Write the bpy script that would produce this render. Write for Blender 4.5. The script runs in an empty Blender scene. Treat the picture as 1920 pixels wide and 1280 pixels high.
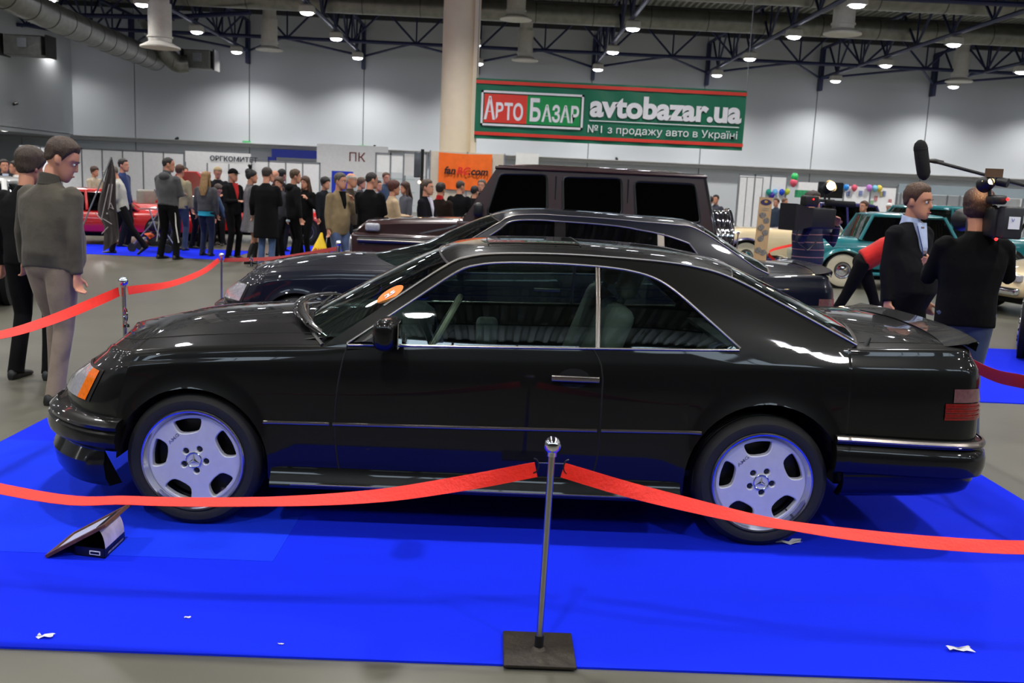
import bpy, bmesh, math, random
from mathutils import Vector, Matrix
from math import sin, cos, pi, radians, sqrt, atan2
random.seed(4)
scene = bpy.context.scene
COL = scene.collection
# ------------------------------------------------------------------ camera
FPX = 1750.0
CAM = Vector((1.396, -4.2879, 1.6848))
YAW, PITCH, ROLL = 0.0209, 0.1659, 0.0457
_f = Vector((sin(YAW)*cos(PITCH), cos(YAW)*cos(PITCH), -sin(PITCH)))
_r0 = Vector((cos(YAW), -sin(YAW), 0)); _u0 = _r0.cross(_f)
_r = _r0*cos(ROLL)+_u0*sin(ROLL); _u = -_r0*sin(ROLL)+_u0*cos(ROLL)
cd = bpy.data.cameras.new('camera'); cam = bpy.data.objects.new('camera', cd); COL.objects.link(cam)
cam.matrix_world = Matrix(((_r.x,_u.x,-_f.x,CAM.x),(_r.y,_u.y,-_f.y,CAM.y),(_r.z,_u.z,-_f.z,CAM.z),(0,0,0,1)))
cd.sensor_width = 36; cd.lens = FPX/1920*36; cd.clip_start = .05; cd.clip_end = 300
cd.dof.use_dof = True; cd.dof.focus_distance = 4.5; cd.dof.aperture_fstop = 5.0
scene.camera = cam
def at(u, v, ax, val):
    "the point where the line of sight through a photo pixel meets a world plane"
    d = _f+_r*((u-960)/FPX)-_u*((v-640)/FPX)
    return CAM+d*((val-CAM[ax])/d[ax])
# ------------------------------------------------------------------ light and exposure
w = bpy.data.worlds.new('hall_air'); scene.world = w; w.use_nodes = True
w.node_tree.nodes['Background'].inputs[0].default_value = (.62, .68, .8, 1)
w.node_tree.nodes['Background'].inputs[1].default_value = .12
scene.view_settings.view_transform = 'Standard'
scene.view_settings.look = 'None'
scene.view_settings.gamma = 1
scene.view_settings.use_curve_mapping = False
scene.view_settings.exposure = 0.2
LAMP_W = 900
LAMP_Z = 7.67
# ------------------------------------------------------------------ materials
def lin(c):
    if isinstance(c, str):
        c = [int(c[i:i+2], 16)/255 for i in (0, 2, 4)]
    return tuple((x/12.92 if x <= .04045 else ((x+.055)/1.055)**2.4) for x in c[:3])
MATS = {}
def mat(name, c, rough=.5, metal=0, coat=0, vary=.0, vscale=8, bump=0, bscale=60, spec=.5, emit=None, estr=0, stretch=None, sheen=0, coat_rough=.03):
    if name in MATS: return MATS[name]
    m = bpy.data.materials.new(name); m.use_nodes = True; nt = m.node_tree
    b = nt.nodes['Principled BSDF']; L = lin(c)
    b.inputs['Base Color'].default_value = (*L, 1)
    b.inputs['Roughness'].default_value = rough; b.inputs['Metallic'].default_value = metal
    b.inputs['Coat Weight'].default_value = coat; b.inputs['Coat Roughness'].default_value = coat_rough
    b.inputs['Specular IOR Level'].default_value = spec
    if sheen: b.inputs['Sheen Weight'].default_value = sheen
    if emit is not None:
        b.inputs['Emission Color'].default_value = (*lin(emit), 1); b.inputs['Emission Strength'].default_value = estr
    if vary or bump:
        tc = nt.nodes.new('ShaderNodeTexCoord'); mp = nt.nodes.new('ShaderNodeMapping')
        nt.links.new(tc.outputs['Object'], mp.inputs[0])
        if stretch: mp.inputs['Scale'].default_value = stretch
    if vary:
        n = nt.nodes.new('ShaderNodeTexNoise'); n.inputs['Scale'].default_value = vscale; n.inputs['Detail'].default_value = 5
        nt.links.new(mp.outputs[0], n.inputs['Vector'])
        r = nt.nodes.new('ShaderNodeValToRGB')
        r.color_ramp.elements[0].position = .3; r.color_ramp.elements[1].position = .7
        r.color_ramp.elements[0].color = (*[x*(1-vary) for x in L], 1); r.color_ramp.elements[1].color = (*[min(1, x*(1+vary)) for x in L], 1)
        nt.links.new(n.outputs['Fac'], r.inputs[0]); nt.links.new(r.outputs[0], b.inputs['Base Color'])
    if bump:
        n2 = nt.nodes.new('ShaderNodeTexNoise'); n2.inputs['Scale'].default_value = bscale; n2.inputs['Detail'].default_value = 3
        nt.links.new(mp.outputs[0], n2.inputs['Vector'])
        bp = nt.nodes.new('ShaderNodeBump'); bp.inputs['Strength'].default_value = bump; bp.inputs['Distance'].default_value = .02
        nt.links.new(n2.outputs['Fac'], bp.inputs['Height']); nt.links.new(bp.outputs[0], b.inputs['Normal'])
    MATS[name] = m
    return m
def stripes(name, c1, c2, pitch, duty):
    m = mat(name, c1, .9, vary=.1, bump=.3, bscale=13); nt = m.node_tree; b = nt.nodes['Principled BSDF']
    tc = nt.nodes.new('ShaderNodeTexCoord'); sx = nt.nodes.new('ShaderNodeSeparateXYZ'); nt.links.new(tc.outputs['Object'], sx.inputs[0])
    k = nt.nodes.new('ShaderNodeMath'); k.operation = 'MULTIPLY'; k.inputs[1].default_value = 1/pitch; nt.links.new(sx.outputs['Z'], k.inputs[0])
    fr = nt.nodes.new('ShaderNodeMath'); fr.operation = 'FRACT'; nt.links.new(k.outputs[0], fr.inputs[0])
    lt = nt.nodes.new('ShaderNodeMath'); lt.operation = 'LESS_THAN'; lt.inputs[1].default_value = duty; nt.links.new(fr.outputs[0], lt.inputs[0])
    mx = nt.nodes.new('ShaderNodeMix'); mx.data_type = 'RGBA'; mx.inputs[6].default_value = (*lin(c1), 1); mx.inputs[7].default_value = (*lin(c2), 1)
    nt.links.new(lt.outputs[0], mx.inputs[0]); nt.links.new(mx.outputs[2], b.inputs['Base Color'])
    return m
def cloth(c, bump=.35, rough=.9):
    k = c if isinstance(c, str) else '%02x%02x%02x' % tuple(int(x*255) for x in c)
    v = [int(k[i:i+2], 16)/255 for i in (0, 2, 4)]; dark = max(v) < .22
    if dark: c = tuple(x*.66 for x in v)
    return mat('cloth_'+k, c, rough, vary=.18, vscale=7, bump=bump, bscale=13, sheen=0 if dark else .1, spec=.12 if dark else .2)
def glass(name, tint, ior=1.5, boost=1.0):
    if name in MATS: return MATS[name]
    m = bpy.data.materials.new(name); m.use_nodes = True; nt = m.node_tree; nt.nodes.clear()
    o = nt.nodes.new('ShaderNodeOutputMaterial'); mx = nt.nodes.new('ShaderNodeMixShader')
    t = nt.nodes.new('ShaderNodeBsdfTransparent'); t.inputs[0].default_value = (*tint, 1)
    g = nt.nodes.new('ShaderNodeBsdfGlossy'); g.inputs['Roughness'].default_value = .01; g.inputs[0].default_value = (.95, 1, .98, 1)
    f = nt.nodes.new('ShaderNodeLayerWeight'); f.inputs[0].default_value = .5
    pw = nt.nodes.new('ShaderNodeMath'); pw.operation = 'POWER'; pw.inputs[1].default_value = 4
    nt.links.new(f.outputs['Facing'], pw.inputs[0])
    k = nt.nodes.new('ShaderNodeMapRange'); k.inputs['To Min'].default_value = ((ior-1)/(ior+1))**2*2*boost; k.inputs['To Max'].default_value = 1
    nt.links.new(pw.outputs[0], k.inputs['Value']); nt.links.new(k.outputs[0], mx.inputs[0])
    nt.links.new(t.outputs[0], mx.inputs[1]); nt.links.new(g.outputs[0], mx.inputs[2]); nt.links.new(mx.outputs[0], o.inputs[0])
    MATS[name] = m
    return m
BLACKPAINT = mat('black_car_paint', (.055, .055, .05), .35, 0, 1, vary=.1, vscale=3, spec=.1)
NAVYPAINT = mat('navy_car_paint', (.045, .06, .11), .35, 0, 1, vary=.1, vscale=3, spec=.15)
MAROON = mat('maroon_car_paint', (.2, .1, .1), .3, 0, 1, vary=.1, vscale=3)
CHROME = mat('polished_chrome', (.86, .87, .88), .08, 1, vary=.04)
DARKCHROME = mat('satin_chrome_trim', (.60, .57, .54), .28, 1, vary=.04)
ALLOY = mat('silver_alloy', (.80, .80, .83), .4, .3, .3, vary=.03, vscale=30)
POLISHED = mat('machined_alloy_lip', (.85, .85, .86), .2, 1, vary=.05)
RUBBER = mat('tyre_rubber', (.075, .075, .075), .7, vary=.15, vscale=40, bump=.1, bscale=200)
for _m in (BLACKPAINT, NAVYPAINT): _m.node_tree.nodes['Principled BSDF'].inputs['Coat IOR'].default_value = 1.4
BLACKPL = mat('black_plastic', (.05, .05, .052), .45, vary=.15, vscale=20)
MATTE = mat('dark_void_lining', (.02, .02, .02), .9, vary=.1)
GLASS = glass('tinted_car_glass', (.46, .58, .55), 1.5, 1.25)
DGLASS = glass('dark_privacy_glass', (.1, .11, .11), 1.5, 1.2)
LEATHER = mat('grey_leather', (.5, .49, .46), .5, vary=.1, bump=.1)
AMBER = mat('amber_lens', (.95, .45, .05), .12, 0, 1, vary=.2, vscale=60)
CLEARL = mat('clear_ribbed_lens', (.62, .62, .64), .12, 0, 1, vary=.15, vscale=40, bump=.3, bscale=90)
REDL = mat('red_lens', (.46, .02, .03), .1, 0, 1, vary=.25, vscale=50)
SMOKEL = mat('smoked_pink_lens', (.42, .28, .27), .12, 0, 1, vary=.2, vscale=50)
WHITE = mat('white_lettering', (.9, .9, .92), .6, vary=.04)
REDTAPE = mat('red_barrier_ribbon', (.93, .13, .06), .6, vary=.06, vscale=30, bump=.15, bscale=80)
STEEL = mat('dark_steel_plate', (.19, .165, .14), .55, .5, vary=.35, vscale=9, bump=.25, bscale=40)
NAVYSTEEL = mat('navy_painted_steel', (.09, .13, .30), .5, 0, vary=.1)
GALV = mat('galvanised_duct', (.52, .52, .50), .38, .75, vary=.15, vscale=4)
SKIN = mat('skin', (.74, .52, .42), .55, vary=.08, vscale=10, spec=.3)
LIP = mat('lip_skin', (.60, .33, .29), .5, vary=.05)
EYEW = mat('eye_white', (.85, .84, .82), .2, vary=.02)
IRIS = mat('eye_iris', (.12, .09, .07), .15, vary=.1)
def hairmat(c):
    return mat('hair_'+c, c, .6, vary=.35, vscale=30, bump=.5, bscale=60, stretch=(3, 3, .6))
# ------------------------------------------------------------------ mesh helpers
class MB:
    "collects verts and faces for ONE mesh object"
    def __init__(s): s.v = []; s.f = []; s.m = []
    def add(s, vs, fs, mi=0):
        b = len(s.v); s.v += [tuple(v) for v in vs]; s.f += [tuple(b+i for i in f) for f in fs]; s.m += [mi]*len(fs); return s
    def box(s, lo, hi, mi=0, M=None):
        x0, y0, z0 = lo; x1, y1, z1 = hi
        vs = [Vector(p) for p in ((x0,y0,z0),(x1,y0,z0),(x1,y1,z0),(x0,y1,z0),(x0,y0,z1),(x1,y0,z1),(x1,y1,z1),(x0,y1,z1))]
        if M: vs = [M@v for v in vs]
        return s.add(vs, [(3,2,1,0),(4,5,6,7),(0,1,5,4),(1,2,6,5),(2,3,7,6),(3,0,4,7)], mi)
    def rbox(s, lo, hi, r=.02, mi=0, M=None, n=3):
        "box with rounded upright edges and rounded top and bottom"
        cx, cy = (lo[0]+hi[0])/2, (lo[1]+hi[1])/2; hx, hy = (hi[0]-lo[0])/2, (hi[1]-lo[1])/2
        r = min(r, hx*.99, hy*.99, (hi[2]-lo[2])*.49); rings = []
        for i in range(2*n+2):
            if i <= n: a = pi/2*i/n; ins = r*(1-sin(a)); z = lo[2]+r*(1-cos(a))
            else: a = pi/2*(i-n-1)/n; ins = r*(1-cos(a)); z = hi[2]-r*(1-sin(a))
            ring = []
            for q, (sx, sy) in enumerate(((1,1),(-1,1),(-1,-1),(1,-1))):
                for k in range(n+1):
                    t = q*pi/2+pi/2*k/n; rr = r
                    ring.append(Vector((cx+sx*(hx-r)+(rr-ins)*cos(t), cy+sy*(hy-r)+(rr-ins)*sin(t), z)))
            rings.append([M@p for p in ring] if M else ring)
        return s.loft(rings, mi=mi, cap=True)
    def loft(s, rings, closed=True, mi=0, cap=False):
        n = len(rings[0]); vs = [p for r in rings for p in r]; fs = []
        for i in range(len(rings)-1):
            for j in range(n if closed else n-1):
                k = (j+1) % n; fs.append((i*n+j, i*n+k, (i+1)*n+k, (i+1)*n+j))
        if cap: fs += [tuple(range(n-1, -1, -1)), tuple((len(rings)-1)*n+j for j in range(n))]
        return s.add(vs, fs, mi)
    def tube(s, pts, rad, n=8, mi=0, cap=True, flat=None, up=None):
        pts = [Vector(p) for p in pts]; m = len(pts)
        rad = list(rad) if hasattr(rad, '__len__') else [rad]*m
        rings = []; prev = None
        for i, p in enumerate(pts):
            t = (pts[min(i+1, m-1)]-pts[max(i-1, 0)]).normalized()
            if prev is None:
                a = Vector(up) if up else (Vector((0, 0, 1)) if abs(t.z) < .9 else Vector((0, 1, 0)))
            else: a = prev
            a = (a-t*a.dot(t))
            if a.length < 1e-5: a = t.orthogonal()
            a.normalize(); b = t.cross(a); prev = a
            ra, rb = rad[i] if hasattr(rad[i], '__len__') else (rad[i], rad[i])
            rings.append([p+a*(ra*cos(2*pi*k/n))+b*(rb*sin(2*pi*k/n)) for k in range(n)])
        return s.loft(rings, mi=mi, cap=cap)
    def lathe(s, prof, n=32, M=None, mi=0, cap=False):
        rings = []
        for r, z in prof:
            ring = [Vector((r*cos(2*pi*k/n), r*sin(2*pi*k/n), z)) for k in range(n)]
            rings.append([M@p for p in ring] if M else ring)
        return s.loft(rings, mi=mi, cap=cap)
    def ball(s, c, r, n=16, m=10, mi=0, M=None):
        rx, ry, rz = r if hasattr(r, '__len__') else (r, r, r); c = Vector(c); rings = []
        for i in range(m+1):
            a = -pi/2+pi*i/m; q = max(cos(a), .002)
            ring = [Vector((rx*q*cos(2*pi*k/n), ry*q*sin(2*pi*k/n), rz*sin(a))) for k in range(n)]
            rings.append([(M@p if M else p)+c for p in ring])
        return s.loft(rings, mi=mi, cap=True)
    def prism(s, poly, a, b, mi=0, M=None):
        "poly in (x,z), extruded along y from a to b"
        n = len(poly); vs = [Vector((x, a, z)) for x, z in poly]+[Vector((x, b, z)) for x, z in poly]
        if M: vs = [M@v for v in vs]
        return s.add(vs, [tuple(range(n)), tuple(range(2*n-1, n-1, -1))]+[(i, n+i, n+(i+1) % n, (i+1) % n) for i in range(n)], mi)
    def grid(s, rows, mi=0):
        return s.loft(rows, closed=False, mi=mi)
    def build(s, name, mats, parent=None, smooth=True, angle=40, bevel=0, mods=None, fixn=True):
        me = bpy.data.meshes.new(name); me.from_pydata([tuple(v) for v in s.v], [], s.f)
        for m in (mats if isinstance(mats, (list, tuple)) else [mats]): me.materials.append(m)
        me.polygons.foreach_set('material_index', s.m)
        if fixn:
            bm = bmesh.new(); bm.from_mesh(me); bmesh.ops.recalc_face_normals(bm, faces=bm.faces); bm.to_mesh(me); bm.free()
        if smooth:
            me.polygons.foreach_set('use_smooth', [True]*len(me.polygons))
            me.set_sharp_from_angle(angle=radians(angle))
        me.update()
        o = bpy.data.objects.new(name, me); COL.objects.link(o)
        if parent: o.parent = parent
        if bevel:
            b = o.modifiers.new('bevel', 'BEVEL'); b.width = bevel; b.segments = 2; b.limit_method = 'ANGLE'; b.angle_limit = radians(35)
        return o
def tag(o, label=None, cat=None, group=None, kind=None):
    if label: o['label'] = label
    if cat: o['category'] = cat
    if group: o['group'] = group
    if kind: o['kind'] = kind
    return o
def thing(name, label, cat, loc=(0,0,0), rz=0, group=None):
    o = bpy.data.objects.new(name, None); COL.objects.link(o); o.empty_display_size = .1
    o.location = loc; o.rotation_euler = (0, 0, rz)
    return tag(o, label, cat, group)
def dup(root, loc=None, rz=None, label=None, group=None):
    r = root.copy(); COL.objects.link(r)
    if loc is not None: r.location = loc
    if rz is not None: r.rotation_euler = (0, 0, rz)
    if label: r['label'] = label
    if group: r['group'] = group
    for ch in list(root.children):
        c = ch.copy(); COL.objects.link(c); c.parent = r
        for g in list(ch.children):
            d = g.copy(); COL.objects.link(d); d.parent = c
    return r
def text(name, s, size, M, mats, parent, bold=0, sx=1.0, extrude=.002, shear=0, space=1.0, align='LEFT'):
    "lettering as a mesh, standing in the plane given by M (text x to the right, text y up)"
    cu = bpy.data.curves.new(name, 'FONT'); cu.body = s; cu.size = size; cu.extrude = extrude; cu.offset = bold; cu.shear = shear
    cu.space_character = space; cu.align_x = align; cu.resolution_u = 4
    t = bpy.data.objects.new(name, cu); COL.objects.link(t); bpy.context.view_layer.update()
    me = bpy.data.meshes.new_from_object(t.evaluated_get(bpy.context.evaluated_depsgraph_get()))
    bpy.data.objects.remove(t); me.transform(Matrix.Diagonal((sx, 1, 1, 1))); me.transform(M)
    me.materials.clear(); me.materials.append(mats); me.name = name
    o = bpy.data.objects.new(name, me); COL.objects.link(o); o.parent = parent
    return o
def flat_curve(name, loops, mats, parent, extrude=.01, bevel=.004, M=None):
    "plate cut from closed loops (first the outline, then holes) with rounded edges"
    cu = bpy.data.curves.new(name, 'CURVE'); cu.dimensions = '2D'; cu.fill_mode = 'BOTH'; cu.extrude = extrude; cu.bevel_depth = bevel; cu.bevel_resolution = 2
    for lp in loops:
        sp = cu.splines.new('POLY'); sp.points.add(len(lp)-1); sp.use_cyclic_u = True
        for p, q in zip(sp.points, lp): p.co = (q[0], q[1], 0, 1)
    t = bpy.data.objects.new(name, cu); COL.objects.link(t); bpy.context.view_layer.update()
    me = bpy.data.meshes.new_from_object(t.evaluated_get(bpy.context.evaluated_depsgraph_get()))
    bpy.data.objects.remove(t)
    if M: me.transform(M)
    me.materials.clear(); me.materials.append(mats); me.name = name
    me.polygons.foreach_set('use_smooth', [True]*len(me.polygons)); me.set_sharp_from_angle(angle=radians(50))
    o = bpy.data.objects.new(name, me); COL.objects.link(o); o.parent = parent
    return o
def face_y(x, y, z, s=1.0):   # plane facing -Y: text x -> +X, text y -> +Z
    return Matrix(((s,0,0,x),(0,0,-s,y),(0,s,0,z),(0,0,0,1)))
def interp(x, pts):
    if x <= pts[0][0]: return pts[0][1]
    for (a, p), (b, q) in zip(pts, pts[1:]):
        if x <= b: return p+(q-p)*(x-a)/(b-a)
    return pts[-1][1]
def spl(x, pts):
    "smooth (Catmull-Rom style, non-uniform) interpolation"
    n = len(pts)
    if x <= pts[0][0]: return pts[0][1]
    if x >= pts[-1][0]: return pts[-1][1]
    for i in range(n-1):
        if x <= pts[i+1][0]: break
    def sl(k):
        if k == 0: return (pts[1][1]-pts[0][1])/(pts[1][0]-pts[0][0])
        if k == n-1: return (pts[-1][1]-pts[-2][1])/(pts[-1][0]-pts[-2][0])
        d0 = (pts[k][1]-pts[k-1][1])/(pts[k][0]-pts[k-1][0]); d1 = (pts[k+1][1]-pts[k][1])/(pts[k+1][0]-pts[k][0])
        return 0 if d0*d1 <= 0 else 2*d0*d1/(d0+d1)
    h = pts[i+1][0]-pts[i][0]; t = (x-pts[i][0])/h
    return (2*t**3-3*t*t+1)*pts[i][1]+(t**3-2*t*t+t)*h*sl(i)+(-2*t**3+3*t*t)*pts[i+1][1]+(t**3-t*t)*h*sl(i+1)
def loopspl(pts, n):
    "n points evenly along a polyline"
    P = [Vector(p) for p in pts]; L = [0]
    for a, b in zip(P, P[1:]): L.append(L[-1]+(b-a).length)
    out = []
    for k in range(n):
        s = L[-1]*k/(n-1); i = 0
        while i < len(P)-2 and L[i+1] < s: i += 1
        out.append(P[i].lerp(P[i+1], (s-L[i])/max(1e-9, L[i+1]-L[i])))
    return out
def smooth_poly(pts, n=6, closed=False):
    "Catmull-Rom through 2D/3D points"
    P = [Vector(p) for p in pts]; N = len(P); out = []
    for i in range(N if closed else N-1):
        p1, p2 = P[i], P[(i+1) % N]
        p0 = P[(i-1) % N] if closed or i > 0 else p1*2-p2
        p3 = P[(i+2) % N] if closed or i+2 < N else p2*2-p1
        for k in range(n):
            t = k/n
            out.append(.5*((2*p1)+(p2-p0)*t+(2*p0-5*p1+4*p2-p3)*t*t+(3*p1-p0-3*p2+p3)*t**3))
    if not closed: out.append(P[-1])
    return out
# ================================================================== THE HALL
WALLM = mat('painted_hall_wall', (.77, .79, .81), .8, vary=.03, vscale=.4)
CONC = mat('polished_concrete', (.35, .345, .305), .32, vary=.14, vscale=1.2, bump=.03, bscale=8)
CEILM = mat('corrugated_roof_sheet', (.47, .47, .45), .6, .0, vary=.1)
LEDGE = mat('ledge_paint', (.68, .68, .68), .6, vary=.05)
PANELM = mat('partition_panel', (.94, .94, .95), .6, vary=.03)
ALU = mat('aluminium_profile', (.62, .63, .65), .35, .7, vary=.05)
def struct(mb, name, m, **k):
    return tag(mb.build(name, m, **k), kind='structure')
X0, X1, YF, YB, ZC = -26.0, 36.0, -12.0, 46.5, 9.8
struct(MB().box((X0, YF, -.2), (X1, YB, 0)), 'floor', CONC, smooth=False)
# back wall of upright panels with fine joints
mb = MB().box((X0, YB+.06, 0), (X1, YB+.3, ZC), 1)
xs = [X0]+[.05+6*k for k in range(-4, 6)]+[X1]
for a, b in zip(xs, xs[1:]): mb.box((a+.025, YB, 0), (b-.025, YB+.1, ZC))
struct(mb, 'wall_back', [WALLM, mat('panel_joint', (.45, .46, .47), .8, vary=.05)], smooth=False)
mb = MB(); mb.box((-21.5, YF, 3.25), (-21.2, YB, ZC)); mb.box((-26, YF, 3.1), (-21.2, YB, 3.28)); mb.box((-26, YF, 0), (-25.8, YB, 3.25), 1)
struct(mb, 'wall_left', [WALLM, mat('recess_wall', (.74, .77, .80), .8, vary=.05)], smooth=False)
struct(MB().box((X1, YF, 0), (X1+.3, YB, ZC)), 'wall_right', WALLM, smooth=False)
# the wall behind the photographer with its strip of daylight windows
WZ0, WZ1 = 7.9, 9.7
mb = MB().box((X0, YF-.3, 0), (X1, YF, WZ0)); mb.box((X0, YF-.3, WZ1), (X1, YF, ZC))
wx = [-24+5.0*k for k in range(12)]
mb.box((X0, YF-.3, WZ0), (wx[0]-2.0, YF, WZ1)); mb.box((wx[-1]+2.0, YF-.3, WZ0), (X1, YF, WZ1))
for a, b in zip(wx, wx[1:]): mb.box((a+2.0, YF-.3, WZ0), (b-2.0, YF, WZ1))
struct(mb, 'wall_front', mat('dim_front_wall', (.22, .215, .20), .8, vary=.05), smooth=False)  # dimness of the deeper hall behind is put into this dark colour
SKYPANE = mat('daylight_pane', (.8, .87, .95), .3, emit=(.85, .93, 1), estr=5.0, vary=.03)
for k, x in enumerate(wx):
    mb = MB().box((x-2.0, YF-.2, WZ0), (x+2.0, YF-.15, WZ1))
    for q in (-2.0, -.7, .66, 1.96): mb.box((x+q, YF-.15, WZ0), (x+q+.05, YF-.08, WZ1), 1)
    struct(mb, f'window_{k+1}', [SKYPANE, ALU], smooth=False)
# corrugated roof with purlins
mb = MB(); p = .3; n = int((X1-X0)/p)
top = []
for i in range(n+1):
    x = X0+i*p; top += [(x, ZC), (x+.1, ZC), (x+.15, ZC+.12), (x+.25, ZC+.12)]
ys = [YF-.3, 5, 20, 35, YB+.3]
mb.grid([[(x, y, z) for x, z in top] for y in ys])
mb.box((X0, YF-.3, ZC+.3), (X1+.3, YB+.3, ZC+.4))
struct(mb, 'ceiling', CEILM, smooth=False)
mb = MB()
for k in range(21): mb.box((X0, YF+3*k-.06, ZC-.22), (X1, YF+3*k+.06, ZC))
struct(mb, 'trim_1', mat('roof_purlin', (.22, .23, .24), .5, vary=.05), smooth=False)
mb = MB().box((X0, YB-.35, 3.02), (X1, YB, 3.2)); mb.box((X0, YB-.45, 3.2), (X1, YB, 3.24))
struct(mb, 'trim_2', LEDGE, smooth=False)
# round column carrying the roof
cx, cy = at(857, 285, 1, 24).x, 24.0
mb = MB().lathe([(.53, 0), (.53, 4), (.53, 7.9)], 40, Matrix.Translation((cx, cy, 0)), cap=True)
mb.box((cx+.40, cy-.50, 0), (cx+.56, cy-.2, 7.9))
struct(mb, 'column', mat('cream_column_paint', (.95, .89, .78), .6, vary=.04, vscale=2))
# ---- navy roof trusses: four-metre bays, bottom chord, top chord, V webs
TZ0, TZ1 = 7.95, 9.45
def truss(axis, c, a, b, step, ph):
    mb = MB()
    P = (lambda s, z: (c, s, z)) if axis == 'y' else (lambda s, z: (s, c, z))
    mb.tube([P(a, TZ0), P(b, TZ0)], .085, 8); mb.tube([P(a, TZ1), P(b, TZ1)], .08, 8)
    s = a+ph; k = 0
    while s+step <= b:
        m = s+step/2
        mb.tube([P(s, TZ1), P(m, TZ0)], .05, 6); mb.tube([P(m, TZ0), P(s+step, TZ1)], .05, 6)
        mb.tube([P(m, TZ0), P(m, TZ1)], .04, 6)
        s += step
    return struct(mb, 'roof_truss', NAVYSTEEL)
for k in range(-3, 6): truss('y', .05+6*k, YF+.1, 46.35, 3.0, .2)
for y in (41, 26, 11, -4): truss('x', y, X0+.2, X1-.1, 3.0, .55)
mb = MB()
for k in range(-4, 6):
    x = .05+6*k
    mb.tube([(x, 46.3, TZ0), (x+3, 41, TZ0)], .06, 6); mb.tube([(x+3, 41, TZ0), (x+6, 46.3, TZ0)], .06, 6)
    mb.box((x-.08, 46.0, 7.3), (x+.08, 46.45, TZ1))
struct(mb, 'trim_3', NAVYSTEEL)
p = at(308, 18, 2, 8.3)
struct(MB().box((p.x-.32, p.y-.32, 7.9), (p.x+.32, p.y+.32, ZC)).tube([(p.x-4, p.y+1, 8.05), (p.x, p.y, 7.98), (p.x+4, p.y-1.5, 8.1)], .1, 8), 'trim_4', NAVYSTEEL)
# ---- ceiling lamps: every lamp is a thing of its own, with its own light
LAMPBODY = mat('lamp_housing', (.80, .79, .76), .5, vary=.05)
LENS = mat('lit_lamp_glass', (1, 1, 1), .3, emit=(.95, .95, 1), estr=32, vary=.02)
def make_lamp():
    t = thing('ceiling_lamp', 'x', 'ceiling lamp')
    mb = MB(); mb.loft([[(sx*a, sy*a*.8, z) for sx, sy in ((1,1),(-1,1),(-1,-1),(1,-1))] for a, z in ((.16, .30), (.25, .24), (.27, .04), (.26, 0))], cap=True)
    mb.build('housing', LAMPBODY, t, smooth=False)
    mb = MB(); mb.loft([[(a*cos(2*pi*k/16), a*.75*sin(2*pi*k/16), z) for k in range(16)] for a, z in ((.24, 0), (.21, -.05), (.1, -.085), (.01, -.09))], cap=True)
    mb.build('lens', LENS, t)
    MB().box((-.02, -.02, .28), (.02, .02, .36)).build('bracket', NAVYSTEEL, t, smooth=False)
    so = bpy.data.objects.new('lamp_beam', sd); COL.objects.link(so); so.parent = t; so.location = (0, 0, -.14)
    return t
sd = bpy.data.lights.new('lamp_beam', 'SPOT'); sd.energy = LAMP_W; sd.spot_size = radians(144); sd.spot_blend = .7; sd.shadow_soft_size = .2; sd.color = (1, .97, .93)
LX = {-4: 'far left truss over the duct', -3: 'second truss from the left', -2: 'second truss left of the column', -1: 'first truss left of the column', 0: 'truss behind the column', 1: 'truss above the green banner', 2: 'truss right of the green banner', 3: 'second truss right of the banner', 4: 'far right truss', 5: 'truss beyond the right edge'}
ORD = ['nearest the back wall', 'second from the wall', 'third from the wall', 'fourth from the wall']
proto = None
seen = {(-4,1),(-3,3),(-2,0),(-2,1),(-1,0),(-1,1),(-1,2),(0,0),(0,1),(1,0),(1,1),(1,2),(2,0),(2,1),(2,2),(2,3),(3,0),(3,1),(3,2),(4,0),(4,1)}
for kx in range(-4, 6):
    for ky in range(10):
        x = .08+6*kx; y = 44.0-6.2*ky
        if kx == -3:
            if ky < 2: continue
            x += 2.6
        if kx == -4: x += 2.7
        if y < -8: continue
        if ky < 4: lab = 'white ceiling lamp, %s, %s' % (ORD[ky], LX[kx])
        else: lab = 'white boxy ceiling lamp over the near half of the hall'
        if proto is None: o = proto = make_lamp(); o.location = (x, y, LAMP_Z-.1)
        else: o = dup(proto, (x, y, LAMP_Z-.1))
        o['label'] = lab; o['group'] = 'lamps under the roof trusses' if ky < 4 else 'lamps over the near half'
p = at(8, 245, 2, 3.09); t = thing('recessed_downlight', 'small round downlight under the overhang at the far left', 'ceiling lamp', p)
MB().lathe([(.16, .02), (.16, -.02), (.11, -.02), (.11, .0)], 20).build('trim_ring', LAMPBODY, t); MB().lathe([(.001, -.005), (.11, -.005)], 20).build('lens', LENS, t)
l2 = bpy.data.lights.new('downlight_beam', 'SPOT'); l2.energy = 260; l2.spot_size = radians(150); l2.spot_blend = .6; l2.shadow_soft_size = .1
so = bpy.data.objects.new('downlight_beam', l2); COL.objects.link(so); so.parent = t; so.location = (0, 0, -.05)
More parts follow.
